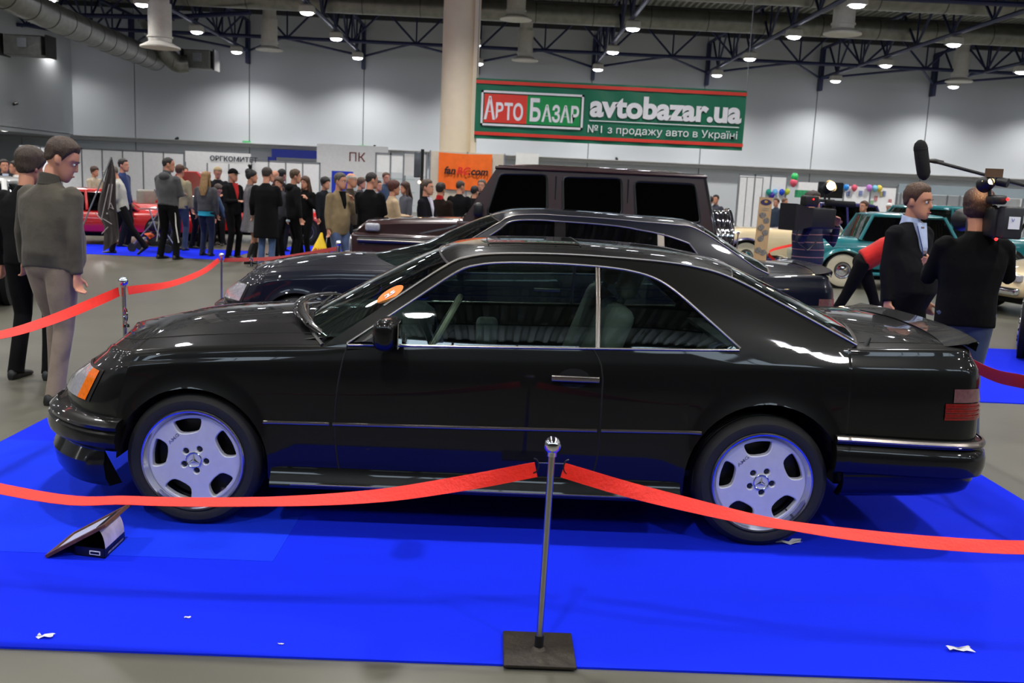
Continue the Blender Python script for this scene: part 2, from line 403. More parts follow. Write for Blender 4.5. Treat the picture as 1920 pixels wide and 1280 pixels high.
# ---- ventilation
def duct(name, pts, rad, label, seams=0, n=20):
    t = thing(name, label, 'duct')
    P = smooth_poly(pts, 6) if len(pts) > 2 else [Vector(p) for p in pts]
    MB().tube(P, rad, n).build('pipe', GALV, t)
    if seams:
        L = loopspl(P, seams)
        for a, b in zip(L, L[1:]):
            d = (b-a).normalized(); MB().tube([a-d*.02, a+d*.02], rad*1.025, n).build('seam_band', mat('duct_band', (.33, .33, .33), .5, .5, vary=.05), t)
    return t
a = at(290, 112, 2, 7.35); a = at(290, 112, 1, 43); b = at(95, 30, 2, a.z); c = Vector((b.x-.4, b.y-5, b.z+.5))
duct('ventilation_duct', [a, b, c, c+Vector((-1.5, -3, 1.2))], .5, 'thick round silver duct running down to the back wall on the left', 16)
a2 = at(300, 85, 1, 42); e = at(330, 118, 1, 42.5)
duct('ventilation_duct', [a2+Vector((-.6, 0, 1.2)), a2, e, e+Vector((.5, .2, 0))], .42, 'short bent silver duct elbow behind the long left duct', 5)
def drum(u, v, y, wd, ht, label):
    p = at(u, v, 1, y)
    t = thing('air_outlet_box', label, 'ventilation', p)
    mb = MB(); mb.loft([[(sx*wd/2*k, yy, z) for sx, yy in ((1, .4), (.8, -.5), (-.8, -.5), (-1, .4))] for z, k in ((-ht/2, 1), (ht/2, 1))], cap=True)
    mb.build('casing', GALV, t, smooth=False, bevel=.05)
    MB().box((-.18, -.56, -.1), (.22, -.5, .28)).build('plate', ALU, t, smooth=False)
    for s in (-1, 1): MB().box((s*wd/2-.04, -.45, -ht/2-.04), (s*wd/2+.04, .42, ht/2+.04)).build('flange', mat('duct_band', (.33,.33,.33)), t, smooth=False)
drum(375, 113, 43.5, 1.6, .9, 'silver air outlet box at the end of the bent duct')
drum(52, 87, 38, 2.0, .85, 'silver air outlet box in the upper left corner')
for i, (y, z, lab) in enumerate(((36, 8.75, 'long round silver duct crossing the roof nearest the back wall'), (30, 8.75, 'long round silver duct crossing the roof in front of another'), (20, 8.75, 'long round silver duct crossing the roof nearest the camera'))):
    t = duct('ventilation_duct', [(-14, y, z), (X1-.2, y, z)], .42, lab, 22)
for u, v, y, lab in ((300, 62, 26.8, 'white round air diffuser beside the long left duct'), (505, 75, 40, 'white round air diffuser left of the cream column'), (968, 14, 33, 'white round air diffuser just right of the cream column'), (985, 95, 41, 'white round air diffuser behind the green banner top'), (1582, 38, 28, 'white round air diffuser near the top right lamp'), (1800, 135, 41, 'white round air diffuser at the far right')):
    p = at(u, v, 1, y); t = thing('air_diffuser', lab, 'ventilation', p)
    MB().lathe([(.30, ZC-.14-p.z), (.30, .9), (.36, .9), (.36, -.1), (.40, -.1), (.40, -.15), (.36, -.15), (.36, -.3)], 24, cap=True).build('drum', LAMPBODY, t)
    MB().lathe([(.36, -.28), (.62, -.42), (.62, -.46), (.3, -.4)], 24, cap=True).build('flared_rim', LAMPBODY, t)
# ---- partition stands along the back wall
def partition(u0, v0, u1, y, h, label, n=None, name='partition_wall', base=0, color=PANELM):
    x0 = at(u0, v0, 1, y).x; x1 = at(u1, v0, 1, y).x
    t = thing(name, label, 'partition', ((x0+x1)/2, y, 0)); n = n or max(1, round((x1-x0)/1.0)); s = (x1-x0)/n
    for i in range(n):
        a = x0-(x0+x1)/2+i*s
        MB().box((a+.03, -.02, .06+base), (a+s-.03, .02, h-.06)).build('panel', color, t, smooth=False)
        MB().box((a-.03, -.03, 0), (a+.03, .03, h)).build('post', ALU, t, smooth=False)
    MB().box((x1-(x0+x1)/2-.03, -.03, 0), (x1-(x0+x1)/2+.03, .03, h)).build('post', ALU, t, smooth=False)
    MB().box((x0-(x0+x1)/2, -.03, h-.07), (x1-(x0+x1)/2, .03, h)).build('rail', ALU, t, smooth=False)
    return t
partition(38, 285, 345, 41, 2.5, 'long white partition of upright panels on the left below the ledge')
t = partition(348, 290, 470, 40, 2.5, 'white partition booth with a lettered fascia board', 3)
x0 = at(348, 290, 1, 39.4).x; x1 = at(470, 290, 1, 39.4).x; xm = t.location.x
MB().box((x0-xm, -.66, 2.05), (x1-xm, -.6, 2.55)).build('fascia', PANELM, t, smooth=False)
text('lettering', 'ОРГКОМИТЕТ', .30, face_y(at(393, 300, 1, 39.3).x-xm, -.68, 2.17), mat('dark_lettering', (.12, .12, .22), .6, vary=.05), t, .006, 1.05)
partition(472, 290, 600, 39.5, 2.3, 'grey white partition beside the lettered booth, under the blue gate', 4)
# blue gateway against the back wall
a = at(510, 330, 1, 45.5).x; b = at(632, 330, 1, 45.5).x; z1 = at(570, 282, 1, 45.5).z; z0 = at(570, 297, 1, 45.5).z
t = thing('blue_gateway', 'tall blue gateway frame standing against the back wall', 'gate', ((a+b)/2, 45.5, 0)); hw = (b-a)/2
BLUEG = mat('gate_blue_paint', (.04, .13, .50), .5, vary=.05)
MB().box((-hw, -.1, z0), (hw, .1, z1)).build('lintel', BLUEG, t, smooth=False)
for s in (-1, 1): MB().box((s*hw-.2, -.1, 0), (s*hw+.2, .1, z0)).build('post', BLUEG, t, smooth=False)
a = at(622, 320, 1, 36); b = at(660, 330, 1, 36)
tag(MB().box((a.x, 36, 0), (b.x, 36.3, a.z)).build('blue_booth', mat('bright_blue_panel', (.05, .2, .75), .5, vary=.05), smooth=False), 'bright blue booth panel behind the crowd beside the red wall letters', 'booth')
t = thing('wall_sign', 'dark red two letter sign on the white wall panel beside the blue gateway', 'sign', at(653, 300, 1, 44))
MB().box((-1.6, .03, -.9), (2.0, .08, .75)).build('board', PANELM, t, smooth=False)
text('lettering', 'ПК', .62, face_y(0, 0, -.05), mat('dark_red_lettering', (.45, .12, .12), .6, vary=.05), t, .0)
for u, v, s, lab in ((463, 268, 'ВЫХОД', 'small green exit sign on the back wall above the lettered booth'), (679, 276, 'ВЫХОД', 'small green exit sign on the back wall above the red letters')):
    p = at(u, v, 1, 46.45); t = thing('exit_sign', lab, 'sign', p)
    MB().box((-.22, -.06, -.1), (.22, 0, .1)).build('board', mat('exit_green', (.15, .6, .3), .5, emit=(.15, .6, .3), estr=.5, vary=.05), t, smooth=False)
    text('lettering', s, .11, face_y(-.18, -.07, -.04), WHITE, t)
for u, v, y, lab in ((332, 261, 46.4, 'small dark wall camera above the left partition'), (702, 276, 46.4, 'small dark wall camera left of the cream column'), (1156, 299, 46.4, 'small dark wall camera above the maroon off roader roof'), (29, 196, 37, 'small dark wall camera on the bright left wall')):
    p = at(u, v, 1, y) if y != 37 else at(u, v, 0, -21.0)
    t = thing('wall_camera', lab, 'camera', p)
    MB().tube([(0, .1, .06), (0, -.16, 0)], .07, 10).build('body', BLACKPL, t); MB().box((-.03, -.02, 0), (.03, .2, .12)).build('bracket', BLACKPL, t, smooth=False)
# ---- glass stalls in the middle
t = partition(705, 300, 760, 33, 2.7, 'white stall frame with glass shelves behind the crowd', 2, base=1.9)
x = t.location.x
for k in range(3): MB().box((-1.0, -.5, .7+.5*k), (1.0, .3, .73+.5*k)).build('shelf', glass('shelf_glass', (.8, .92, .9)), t, smooth=False)
partition(757, 300, 800, 32, 2.75, 'pale stall frame just left of the orange flag panel', 1, base=1.8)
# ---- orange flag panel
YO = 22.0
a = at(806, 300, 1, YO); b = at(946, 300, 1, YO); ht = at(860, 285, 1, YO).z
t = thing('flag_panel', 'cream panel wall standing in front of the column behind the orange flag', 'partition', ((a.x+b.x)/2, YO+.08, 0))
hw = (b.x-a.x)/2; CREAM = mat('cream_panel', (.80, .76, .68), .6, vary=.04)
for k in range(2): MB().box((-hw+k*hw+.01, 0, 0), (k*hw-.01, .05, ht)).build('panel', CREAM, t, smooth=False)
for k in range(3): MB().box((-hw+k*hw-.02, -.015, 0), (-hw+k*hw+.02, .06, ht+.02)).build('post', ALU, t, smooth=False)
p = at(823, 285, 1, YO); q = at(923, 360, 1, YO); z1 = at(823, 285, 1, YO).z; z0 = at(823, 353, 1, YO).z; fw = at(923, 290, 1, YO).x-p.x
t = thing('orange_flag', 'orange cloth flag with black and red lettering hung on a cream panel', 'flag', (p.x, YO+.05, z0))
rows = []
for j in range(13):
    v = j/12; rows.append([(fw*i/24, -.03-.018*sin(i*1.3+j*.3)*(.3+.7*(1-v)), (z1-z0)*v-.02*sin(pi*i/24)) for i in range(25)])
MB().grid(rows).build('cloth', mat('orange_cloth', (.95, .42, .10), .8, vary=.06, bump=.2, bscale=10), t)
BLK = mat('black_lettering', (.05, .05, .05), .6, vary=.05)
zt = (z1-z0)*.42
text('lettering', 'fan', .27, face_y(.15, -.075, zt), BLK, t, .008, 1.0, shear=.25)
text('lettering', 'RC', .27, face_y(.50, -.075, zt), mat('red_lettering', (.85, .15, .1), .6, vary=.05), t, .008, 1.0, shear=.25)
text('lettering', '.com', .27, face_y(.83, -.075, zt), BLK, t, .008, 1.0, shear=.25)
p = at(942, 310, 1, 27)
tag(MB().box((at(968, 300, 1, 27).x, 27, 0), (at(1010, 300, 1, 27).x, 28, at(985, 287, 1, 27).z)).build('white_booth_box', PANELM, smooth=False), 'plain white booth box behind the roof of the maroon off roader', 'booth')
# ---- big green banner
YBN = 23.4
def bx(u): return at(u, 200, 1, YBN).x
tl = at(893, 148, 1, YBN); tr = at(1401, 168, 1, YBN); zb = at(890, 259, 1, YBN).z
W = tr.x-tl.x; H = (tl.z+tr.z)/2-zb
t = thing('advertising_banner', 'large green banner with red stripes and white lettering hung beside the column', 'banner', (tl.x, YBN, zb))
GREEN = mat('banner_green', (.03, .42, .30), .4, vary=.07, vscale=1.5, bump=.25, bscale=2.5, stretch=(1.2, 1, .6)); BRED = mat('banner_red', (.86, .22, .16), .45, vary=.03); BGR2 = mat('banner_bright_green', (.03, .55, .28), .45, vary=.03)
mb = MB(); nx, nz = 60, 20
mb.grid([[(W*i/nx, -.02*sin(i*.8+j*.35)*(.2+abs(j-10)/14), H*j/nz) for i in range(nx+1)] for j in range(nz+1)])
mb.build('sheet', GREEN, t)
MB().box((0, -.05, H*.91), (W, -.045, H*.965)).build('stripe', BRED, t, smooth=False); MB().box((0, -.05, H*.06), (W, -.045, H*.115)).build('stripe', BRED, t, smooth=False)
fx0, fx1 = bx(902)-tl.x, bx(1094)-tl.x; fm = bx(988)-tl.x; fz0, fz1 = H*.22, H*.80
mb = MB()
for lo, hi in (((fx0, fz0), (fx1, fz0+.06)), ((fx0, fz1-.06), (fx1, fz1)), ((fx0, fz0), (fx0+.06, fz1)), ((fx1-.06, fz0), (fx1, fz1))): mb.box((lo[0], -.07, lo[1]), (hi[0], -.05, hi[1]))
mb.build('logo_frame', WHITE, t, smooth=False)
MB().box((fx0+.09, -.058, fz0+.09), (fm, -.05, fz1-.09)).build('red_field', BRED, t, smooth=False); MB().box((fm, -.058, fz0+.09), (fx1-.09, -.05, fz1-.09)).build('green_field', BGR2, t, smooth=False)
def word(s, u0, u1, zlo, hgt, m, bold, rise=1.0):
    "lettering scaled to fill the span between two photo columns"
    o = text('lettering', s, 1.0, Matrix.Identity(4), m, t, bold, extrude=.002)
    xs = [v.co.x for v in o.data.vertices]; ysv = [v.co.y for v in o.data.vertices]
    a, b = bx(u0)-tl.x, bx(u1)-tl.x; sx = (b-a)/(max(xs)-min(xs)); sy = hgt/(max(ysv)-min(ysv))
    o.data.transform(Matrix(((sx,0,0,a-min(xs)*sx),(0,0,-1,-.065),(0,sy,0,zlo-min(ysv)*sy),(0,0,0,1))))
    return o
word('А', 908, 929, fz0+.17, .66, WHITE, .03); word('ВТО', 930, 981, fz0+.17, .50, WHITE, .03)
word('Б', 994, 1014, fz0+.17, .66, WHITE, .03); word('АЗАР', 1016, 1086, fz0+.17, .50, WHITE, .03)
word('avtobazar.ua', 1106, 1391, H*.44, H*.38, WHITE, .04)
MB().box((bx(1106)-tl.x, -.06, H*.375), (bx(1388)-tl.x, -.052, H*.39)).build('rule', WHITE, t, smooth=False)
word('№1 з продажу авто в Україні', 1104, 1386, H*.15, H*.165, WHITE, .004)
for q in (.02, W-.02): MB().tube([(q, 0, H), (q, 0, 7.9-zb)], .012, 6).build('rope', ALU, t)
# ---- right-hand stands
partition(1385, 340, 1475, 36, 2.6, 'pale partition booth right of the maroon off roader, behind the balloons', 3)
t = thing('wire_rack', 'tall narrow wire rack standing beside the pale partition booth', 'rack', at(1402, 430, 1, 34)*1); t.location.z = 0
for dx in (-.5, -.2, .12, .45): MB().tube([(dx, 0, 0), (dx, 0, 2.45)], .02, 6).build('post', ALU, t)
MB().tube([(-.5, 0, 2.43), (.45, 0, 2.43)], .02, 6).build('rail', ALU, t)
t = thing('display_screen', 'black flat display screen on a stand between the balloons', 'screen', (at(1557, 355, 1, 30).x, 30, 0))
zc = at(1557, 356, 1, 30).z
MB().rbox((-.46, -.05, zc-.29), (.46, .05, zc+.28), .02).build('panel', mat('black_screen', (.05, .055, .06), .25, vary=.1), t); MB().tube([(0, .03, 0), (0, .03, zc)], .04, 10).build('post', BLACKPL, t); MB().rbox((-.35, -.25, 0), (.35, .3, .04), .02).build('base', BLACKPL, t)
t = partition(1583, 350, 1682, 35, 2.35, 'white stall wall with small coloured pictures under coloured balloons', 2)
rnd = random.Random(5)
for k in range(14): 
    x = -1.0+rnd.random()*1.9; z = .9+rnd.random()*1.1
    MB().box((x, -.06, z), (x+.13, -.04, z+.2)).build('picture', mat('picture_%d' % (k % 4), [(.75,.5,.5),(.5,.55,.75),(.7,.65,.4),(.55,.7,.55)][k % 4], .6, vary=.3, vscale=30), t, smooth=False)
partition(1683, 355, 1920, 37, 2.45, 'long white stand with a grey fascia at the far right', 5, base=0)
t = thing('stand_fascia', 'long pale blue grey fascia board over the stand at the far right', 'fascia', (at(1802, 355, 1, 36.5).x, 36.5, 0))
MB().box((-2.7, -.05, 2.1), (2.9, .05, 2.5)).build('board', mat('blue_grey_panel', (.62, .68, .72), .6, vary=.04), t, smooth=False)
for s in (-2.6, 0, 2.8): MB().box((s-.03, -.03, 0), (s+.03, .03, 2.5)).build('post', ALU, t, smooth=False)
BAL = [(1441, 360, 'teal', (.1, .6, .55)), (1447, 366, 'purple', (.25, .15, .6)), (1453, 360, 'pale blue', (.45, .75, .95)), (1466, 360, 'deep blue', (.1, .3, .85)), (1476, 359, 'yellow green', (.75, .8, .25)),
       (1490, 332, 'green', (.2, .75, .4)), (1488, 342, 'pink', (.9, .35, .45)), (1587, 351, 'sky blue', (.15, .55, .9)), (1602, 352, 'pink', (.95, .4, .55)), (1630, 352, 'lilac', (.8, .5, .85)), (1641, 353, 'light cyan', (.5, .8, .9)), (1649, 353, 'yellow', (.9, .8, .3))]
for i, (u, v, cn, c) in enumerate(BAL):
    y = (35.85 if i < 5 else 33.9 if i < 7 else 34.84); p = at(u, v, 1, y); r = .118 if i not in (5, 6) else .15
    t = thing('balloon', '%s party balloon %s' % (cn, 'beside the display screen left edge over the white booth' if i < 7 else 'over the picture stall right of the display screen'), 'balloon', p, group='party balloons')
    MB().loft([[(r*q*cos(2*pi*k/16), r*q*sin(2*pi*k/16), r*1.15*z) for k in range(16)] for q, z in ((.02, 1), (.55, .85), (.87, .5), (1, .1), (.93, -.3), (.7, -.68), (.35, -1), (.08, -1.15))], cap=True).build('skin', mat('balloon_'+cn.replace(' ', '_'), c, .25, vary=.05), t)
    MB().lathe([(.02, -r*1.3), (.06*r, -r*1.13)], 8, cap=True).build('knot', mat('balloon_'+cn.replace(' ', '_'), c), t)
t = thing('white_poster', 'white and green lettered booth sign below the pink and green balloons', 'sign', at(1512, 352, 1, 34))
MB().box((-.35, 0, -.1), (.75, .04, .22)).build('board', PANELM, t, smooth=False); MB().box((.1, .01, -t.location.z), (.16, .05, .2)).build('post', ALU, t, smooth=False); MB().box((-.45, 0, -.4), (.35, .03, -.1)).build('green_board', mat('sign_green', (.2, .6, .4), .5, vary=.3, vscale=9), t, smooth=False)
# ---- carpets
CARPET = mat('blue_exhibition_carpet', (.03, .14, .84), .95, vary=.10, vscale=.9, bump=.25, bscale=260, stretch=(.25, 1.6, 1), spec=.15)
t = tag(MB().box((-1.57, -1.21, 0), (4.53, 8.6, .008)).build('carpet', CARPET, smooth=False), 'large bright blue carpet under the three dark cars', 'carpet')
a = at(512, 1052, 2, .009); b = at(556, 962, 2, .009)
tag(MB().box((-1.56, a.y, .0078), (a.x, 1.3, .0095)).build('carpet', mat('lighter_blue_carpet', (.05, .19, .86), .95, vary=.08, vscale=.9, bump=.25, bscale=260, stretch=(.25, 1.6, 1), spec=.15), smooth=False), 'slightly lighter blue carpet piece under the front wheel and the framed board', 'carpet')
tag(MB().box((-8.5, 13.9, 0), (-3.9, 16.2, .008)).build('carpet', CARPET, smooth=False), 'blue carpet strip under the crowd on the left', 'carpet')
tag(MB().box((-3.5, 15.6, 0), (1.2, 18.5, .008)).build('carpet', CARPET, smooth=False), 'blue carpet behind the crowd left of the maroon off roader', 'carpet')
tag(MB().box((4.9, 3.6, 0), (12, 6.7, .008)).build('carpet', CARPET, smooth=False), 'blue carpet at the right edge under the suited man and the red car', 'carpet')
PAPER = mat('paper_scrap', (.75, .75, .78), .7, vary=.05)
for u, v, s, lab in ((86, 1193, .03, 'small cream paper scrap near the left edge of the blue carpet'), (1797, 1217, .045, 'crumpled scrap of clear film at lower right of the blue carpet'), (352, 1157, .012, 'tiny white speck of litter on the carpet left of the post base'), (527, 1207, .012, 'tiny white speck of litter near the carpet front edge'), (1478, 1017, .06, 'crumpled clear film beside the rear tyre')):
    p = at(u, v, 2, .009); mb = MB(); rn = random.Random(u)
    mb.grid([[(s*(i-2)/2+rn.uniform(-.2, .2)*s, s*.5*(j-2)/2+rn.uniform(-.2, .2)*s, rn.random()*s*.3+.001) for i in range(5)] for j in range(4)])
    tag(mb.build('paper_scrap', PAPER, smooth=False), lab, 'litter').location = p
# ================================================================== COUPE / SALOON CAR
HW = .87
def wheel(parent, loc, R=.3225, rimR=.245, wd=.225, side=-1, turn=0.0, style='mono', rim=None, face=None, spin=0, tyre=None):
    "wheel with its outer face at local y=0 towards side; parts tyre, rim, disc"
    M0 = Matrix.Translation(loc)@Matrix.Rotation(turn, 4, 'Z')@(Matrix.Rotation(pi, 4, 'Z') if side > 0 else Matrix.Identity(4))
    A = M0@Matrix.Rotation(pi/2, 4, 'X')          # lathe axis z -> -y (outwards)
    w2 = wd
    prof = [(rimR-.004, -.012), (rimR+.012, -.004), (rimR+.03, .0), (rimR+(R-rimR)*.6, -.001), (R-.016, -.012), (R-.004, -.03), (R, -.05)]
    for k in range(4):
        z = -.06-k*(w2-.12)/4; prof += [(R, z), (R-.006, z-.004), (R-.006, z-.010), (R, z-.014)]
    prof += [(R, -w2+.05), (R-.006, -w2+.025), (R-.03, -w2+.004), (rimR, -w2)]
    ty = MB().lathe(prof, 72, A).build('tyre', tyre or RUBBER, parent, angle=30)
    rm = MB().lathe([(rimR+.003, -.004), (rimR-.003, .004), (rimR-.010, .002), (rimR-.013, -.012), (rimR-.032, -.034), (rimR-.036, -.03-.02), (rimR-.036, -w2+.01)], 64, A).build('rim', rim or POLISHED, parent, angle=60)
    rm.parent = parent
    MB().lathe([(.002, -.12), (rimR-.045, -.12)], 40, A).build('brake_disc', mat('brake_steel', (.2, .2, .2), .4, .8, vary=.1), parent)
    if style == 'mono':
        rf = rimR-.033; loops = [[(rf*cos(2*pi*k/80), rf*sin(2*pi*k/80)) for k in range(80)]]
        for h in range(5):
            a0 = radians(100+72*h)+spin; s = rimR/.245; pts = []
            for dx, rr in ((-.040, .128), (.040, .128), (.068, .164)): pts.append((dx*s, rr*s))
            for q in range(5):
                b = .34-.68*q/4; pts.append((rf*.972*sin(b), rf*.972*cos(b)))
            pts.append((-.068*s, .164*s))
            pts = [p.to_tuple() for p in smooth_poly([(x, y, 0) for x, y in pts], 3, True)]
            loops.append([(x*cos(a0-pi/2)-y*sin(a0-pi/2), x*sin(a0-pi/2)+y*cos(a0-pi/2)) for x, y, _ in pts])
        for h in range(5):
            a0 = radians(64+72*h)+spin; c = (.056*cos(a0), .056*sin(a0))
            loops.append([(c[0]+.0205*cos(2*pi*k/14), c[1]+.0205*sin(2*pi*k/14)) for k in range(14)])
        fc = flat_curve('wheel_face', loops, face or ALLOY, parent, extrude=.012, bevel=.006, M=A@Matrix.Translation((0, 0, -.045)))
        for h in range(5):
            a0 = radians(64+72*h)+spin
            MB().lathe([(.010, -.05), (.010, -.036), (.001, -.034)], 6, A@Matrix.Translation((.056*cos(a0), .056*sin(a0), 0))).build('wheel_bolt', mat('bolt_steel', (.25, .25, .27), .4, .8, vary=.1), parent)
        hb = MB().lathe([(.038, -.03), (.038, -.022), (.034, -.021), (.033, -.026), (.001, -.024)], 32, A).build('hub_cap', ALLOY, parent)
        mb = MB()
        for k in range(3):
            a = radians(90+120*k)+spin*0; d = Vector((cos(a), sin(a), 0)); e = Vector((-sin(a), cos(a), 0)); c = Vector((0, 0, -.019))
            mb.add([A@(c+d*.034), A@(c+e*.006+d*.003), A@(c-e*.006+d*.003), A@(Vector((0, 0, -.012)))], [(0, 1, 3), (0, 3, 2), (0, 2, 1), (1, 2, 3)])
        t = [A@Vector((.036*cos(2*pi*k/32), .036*sin(2*pi*k/32), -.02)) for k in range(33)]
        mb.tube(t, .0022, 6)
        mb.build('star_emblem', CHROME, parent, smooth=False)
        if side < 0:
            b = radians(136)+spin
            text('lettering', 'AMG', .022, A@Matrix.Rotation(b-pi/2 if spin == 0 else b-pi/2, 4, 'Z')@Matrix.Translation((-.03, .13, -.0265)), POLISHED, parent, .0005, 1.4, .001)
            a0 = radians(-44)+spin
            MB().tube([A@Vector((.2*cos(a0), .2*sin(a0), -.05)), A@Vector((.186*cos(a0), .186*sin(a0), -.01))], .004, 8).build('valve', BLACKPL, parent)
    else:
        fm = face or ALLOY; rf = rimR-.03
        MB().lathe([(rf, -.03), (rf*.9, -.012), (rf*.62, -.008), (rf*.55, .006), (rf*.3, .012), (.002, .016)], 48, A).build('wheel_face', fm, parent)
        if style == 'slots':
            mb = MB()
            for k in range(10):
                a = 2*pi*k/10; p = Vector((rf*.76*cos(a), rf*.76*sin(a), -.006)); mb.ball(A@p, .022, 8, 6)
            mb.build('vent_holes', MATTE, parent)
def carbody(t, paint, warp=lambda x: x, zw=lambda z: z, pillars=(), glassm=None, screenm=None, detail=True, wheels=((0, .318), (2.715, .318)), mode='coupe', trimm=None, wheel_kw={}):
    trimm = trimm or DARKCHROME; glassm = glassm or GLASS; screenm = screenm or GLASS
    ZE = [(-.82,.665),(-.70,.735),(-.60,.775),(-.34,.825),(0,.865),(.443,.895),(.72,.905),(1.876,.936),(2.567,.957),(3.1,.985),(3.6,1.0),(3.8,.995)]
    ZM = [(-.82,.68),(-.76,.745),(-.70,.785),(-.64,.813),(-.34,.893),(0,.945),(.443,.975),(.72,.975),(2.9,1.03),(3.25,1.045),(3.6,1.035),(3.8,1.01)]
    ZCR = [(-.82,.60),(-.6,.70),(-.3,.765),(.397,.812),(1.916,.858),(3.63,.898),(3.8,.90)]
    zct = [(-.9,.02),(-.3,.05),(.5,.045),(.75,.018),(3.0,.018),(3.2,.03),(3.8,.035)]
    def ztop(X, y): return spl(X, ZE)+(spl(X, ZM)-spl(X, ZE))*max(0, 1-(abs(y)/.78)**2)
    def f(X, z):
        zc = spl(X, ZCR)
        if z <= zc: return .014*((z-.52)/.3)**2
        q = z-zc; return .014*((zc-.52)/.3)**2+.28*q+.60*q*q+q*(.26*max(0, min(X, 3.0)-2.05)**2+.10*max(0, 1.3-X)**2)
    def ys(X, z): return HW-f(X, z)
    def T(x, y, z): return (warp(x), y, zw(z))
    AR = [(0.0, .318, .358), (2.715, .33, .383)]
    def zlow(X):
        for c, zc, r in AR:
            if abs(X-c) < r-1e-6: return zc+sqrt(r*r-(X-c)**2)
        return .25 if -.3 < X < 3.0 else .42
    # plan outline, front centre -> near side -> rear centre
    fr = smooth_poly([(-.82,0,0),(-.812,.22,0),(-.775,.42,0),(-.705,.565,0),(-.63,.665,0),(-.545,.748,0),(-.455,.808,0),(-.36,.846,0)], 4)
    re = smooth_poly([(3.1,.868,0),(3.25,.866,0),(3.42,.862,0),(3.6,.848,0),(3.70,.825,0),(3.762,.775,0),(3.80,.68,0),(3.825,.45,0),(3.835,.2,0),(3.838,0,0)], 4)
    cols = [(p.x, p.y, None) for p in fr[:-1]]
    def hwx(X): return spl(X, [(-.36,.846),(-.1,.862),(.25,HW),(2.9,HW),(3.1,.868)])
    arch0 = [AR[0][2]*-cos(pi*k/22) for k in range(23)]; arch1 = [2.715-AR[1][2]*cos(pi*k/22) for k in range(23)]
    cols.append((-.3581, hwx(-.358), .42))
    cols += [(x, hwx(x), None) for x in arch0[1:-1]]
    cols = [c if c[2] is None or True else c for c in cols]
    cols.insert(len(cols)-21, (-.358, hwx(-.358), .318)); cols.append((.358, hwx(.358), .318)); cols.append((.3581, hwx(.358), .25))
    for x in [.42,.48,.54,.60,.67,.76,.86,.97,1.09,1.21,1.33,1.45,1.57,1.69,1.79,1.86,1.92,1.98,2.06,2.14,2.22,2.29]: cols.append((x, HW, None))
    cols.append((2.3319, HW, .25)); cols.append((2.332, HW, .33)); cols += [(x, HW, None) for x in arch1[1:-1]]; cols.append((3.098, .868, .33)); cols.append((3.0981, .868, .42))
    cols += [(p.x, p.y, None) for p in re]
    n = len(cols); NL, NU, NR, NC = 10, 3, 4, 10
    def flare(X, z):
        b = 0
        for c, zc, r in AR:
            d = sqrt((X-c)**2+(z-zc)**2)
            if z > zc-.1 and r-.01 < d < r+.08: b = max(b, .016*(1-(d-r)/.08)**2)
        return b
    def sect(i):
        X, y, zo = cols[i]
        p0 = Vector(cols[max(i-1, 0)][:2]); p1 = Vector(cols[min(i+1, n-1)][:2]); tn = (p1-p0)
        nx, ny = (0, 1)
        if X < -.34 or X > 3.12:
            if tn.length > 1e-6: tn.normalize(); nx, ny = -tn.y, tn.x
        if y < 1e-6: nx, ny = (-1, 0) if X < 0 else (1, 0)
        wf = min(1, max(0, (-.15-X)/.35))
        wr = min(1, max(0, (X-3.3)/.3))
        zl = zo if zo else zlow(X); R = spl(X, zct); zt = ztop(X, y)
        for _ in range(4): xs_ = X+wf*.46*max(0, zt-.56); zt = ztop(xs_, y); zr = zt-R; zc = min(spl(X, ZCR), zr-.02); zl = min(zl, zc-.03)
        def pt(d, z):
            xx = X-nx*d; yy = y-ny*d
            xx += wf*.46*max(0, z-.56); xx -= wr*.10*max(0, z-.86)
            wd = math.exp(-((X-.67)/.13)**2); xx += wd*min(.05, .034*((z-.55)/.3)**2)
            wd = math.exp(-((X-1.92)/.13)**2); xx += wd*(-.05*max(0, (z-.80)/.13)**2-.03*max(0, (.5-z)/.2)**2)
            return [xx, max(0, yy), z]
        zs_ = [zl+(zc-zl)*k/NL for k in range(NL)]+[zc+(zr-zc)*k/NU for k in range(NU)]
        P = [pt(f(X, z)-(flare(X, z) if -.5 < X < 3.3 else 0), z) for z in zs_]
        d0 = f(X, zr)
        for k in range(NR+1):
            a = pi/2*k/NR; P.append(pt(d0+R*.9*(1-cos(a)), zr+R*sin(a)))
        xe, ye, ze = P[-1]
        for k in range(1, NC+1):
            yy = ye*(1-k/NC); P.append([xe, yy, ztop(xe, yy)+(ze-ztop(xe, ye))*(1-k/NC)])
        return P
    S = [sect(i) for i in range(n)]; m = len(S[0]); NS = NL+NU+NR
    parts = {}
    for i in range(n-1):
        X = (cols[i][0]+cols[i+1][0])/2
        for j in range(m-1):
            yv = max(S[i][j][1], S[i][j+1][1], S[i+1][j][1])
            if j >= NL+NU and .70 < X < 3.06: continue
            if j >= NS:
                if .66 < X < 3.06: continue
                if X < 1: k = 'hood' if yv < .665 or X < -.70 else 'front_fender'
                else: k = 'boot_lid' if yv < .70 and X > 3.2 else 'rear_quarter_panel'
            else:
                k = 'front_fender' if X < .67 else 'door' if X < 1.92 else 'rear_quarter_panel'
                if X < -.70 : k = 'nose_panel'
                if X > 3.74: k = 'tail_panel'
            parts.setdefault(k, []).append((i, j))
    both = ('hood', 'boot_lid', 'nose_panel', 'tail_panel')
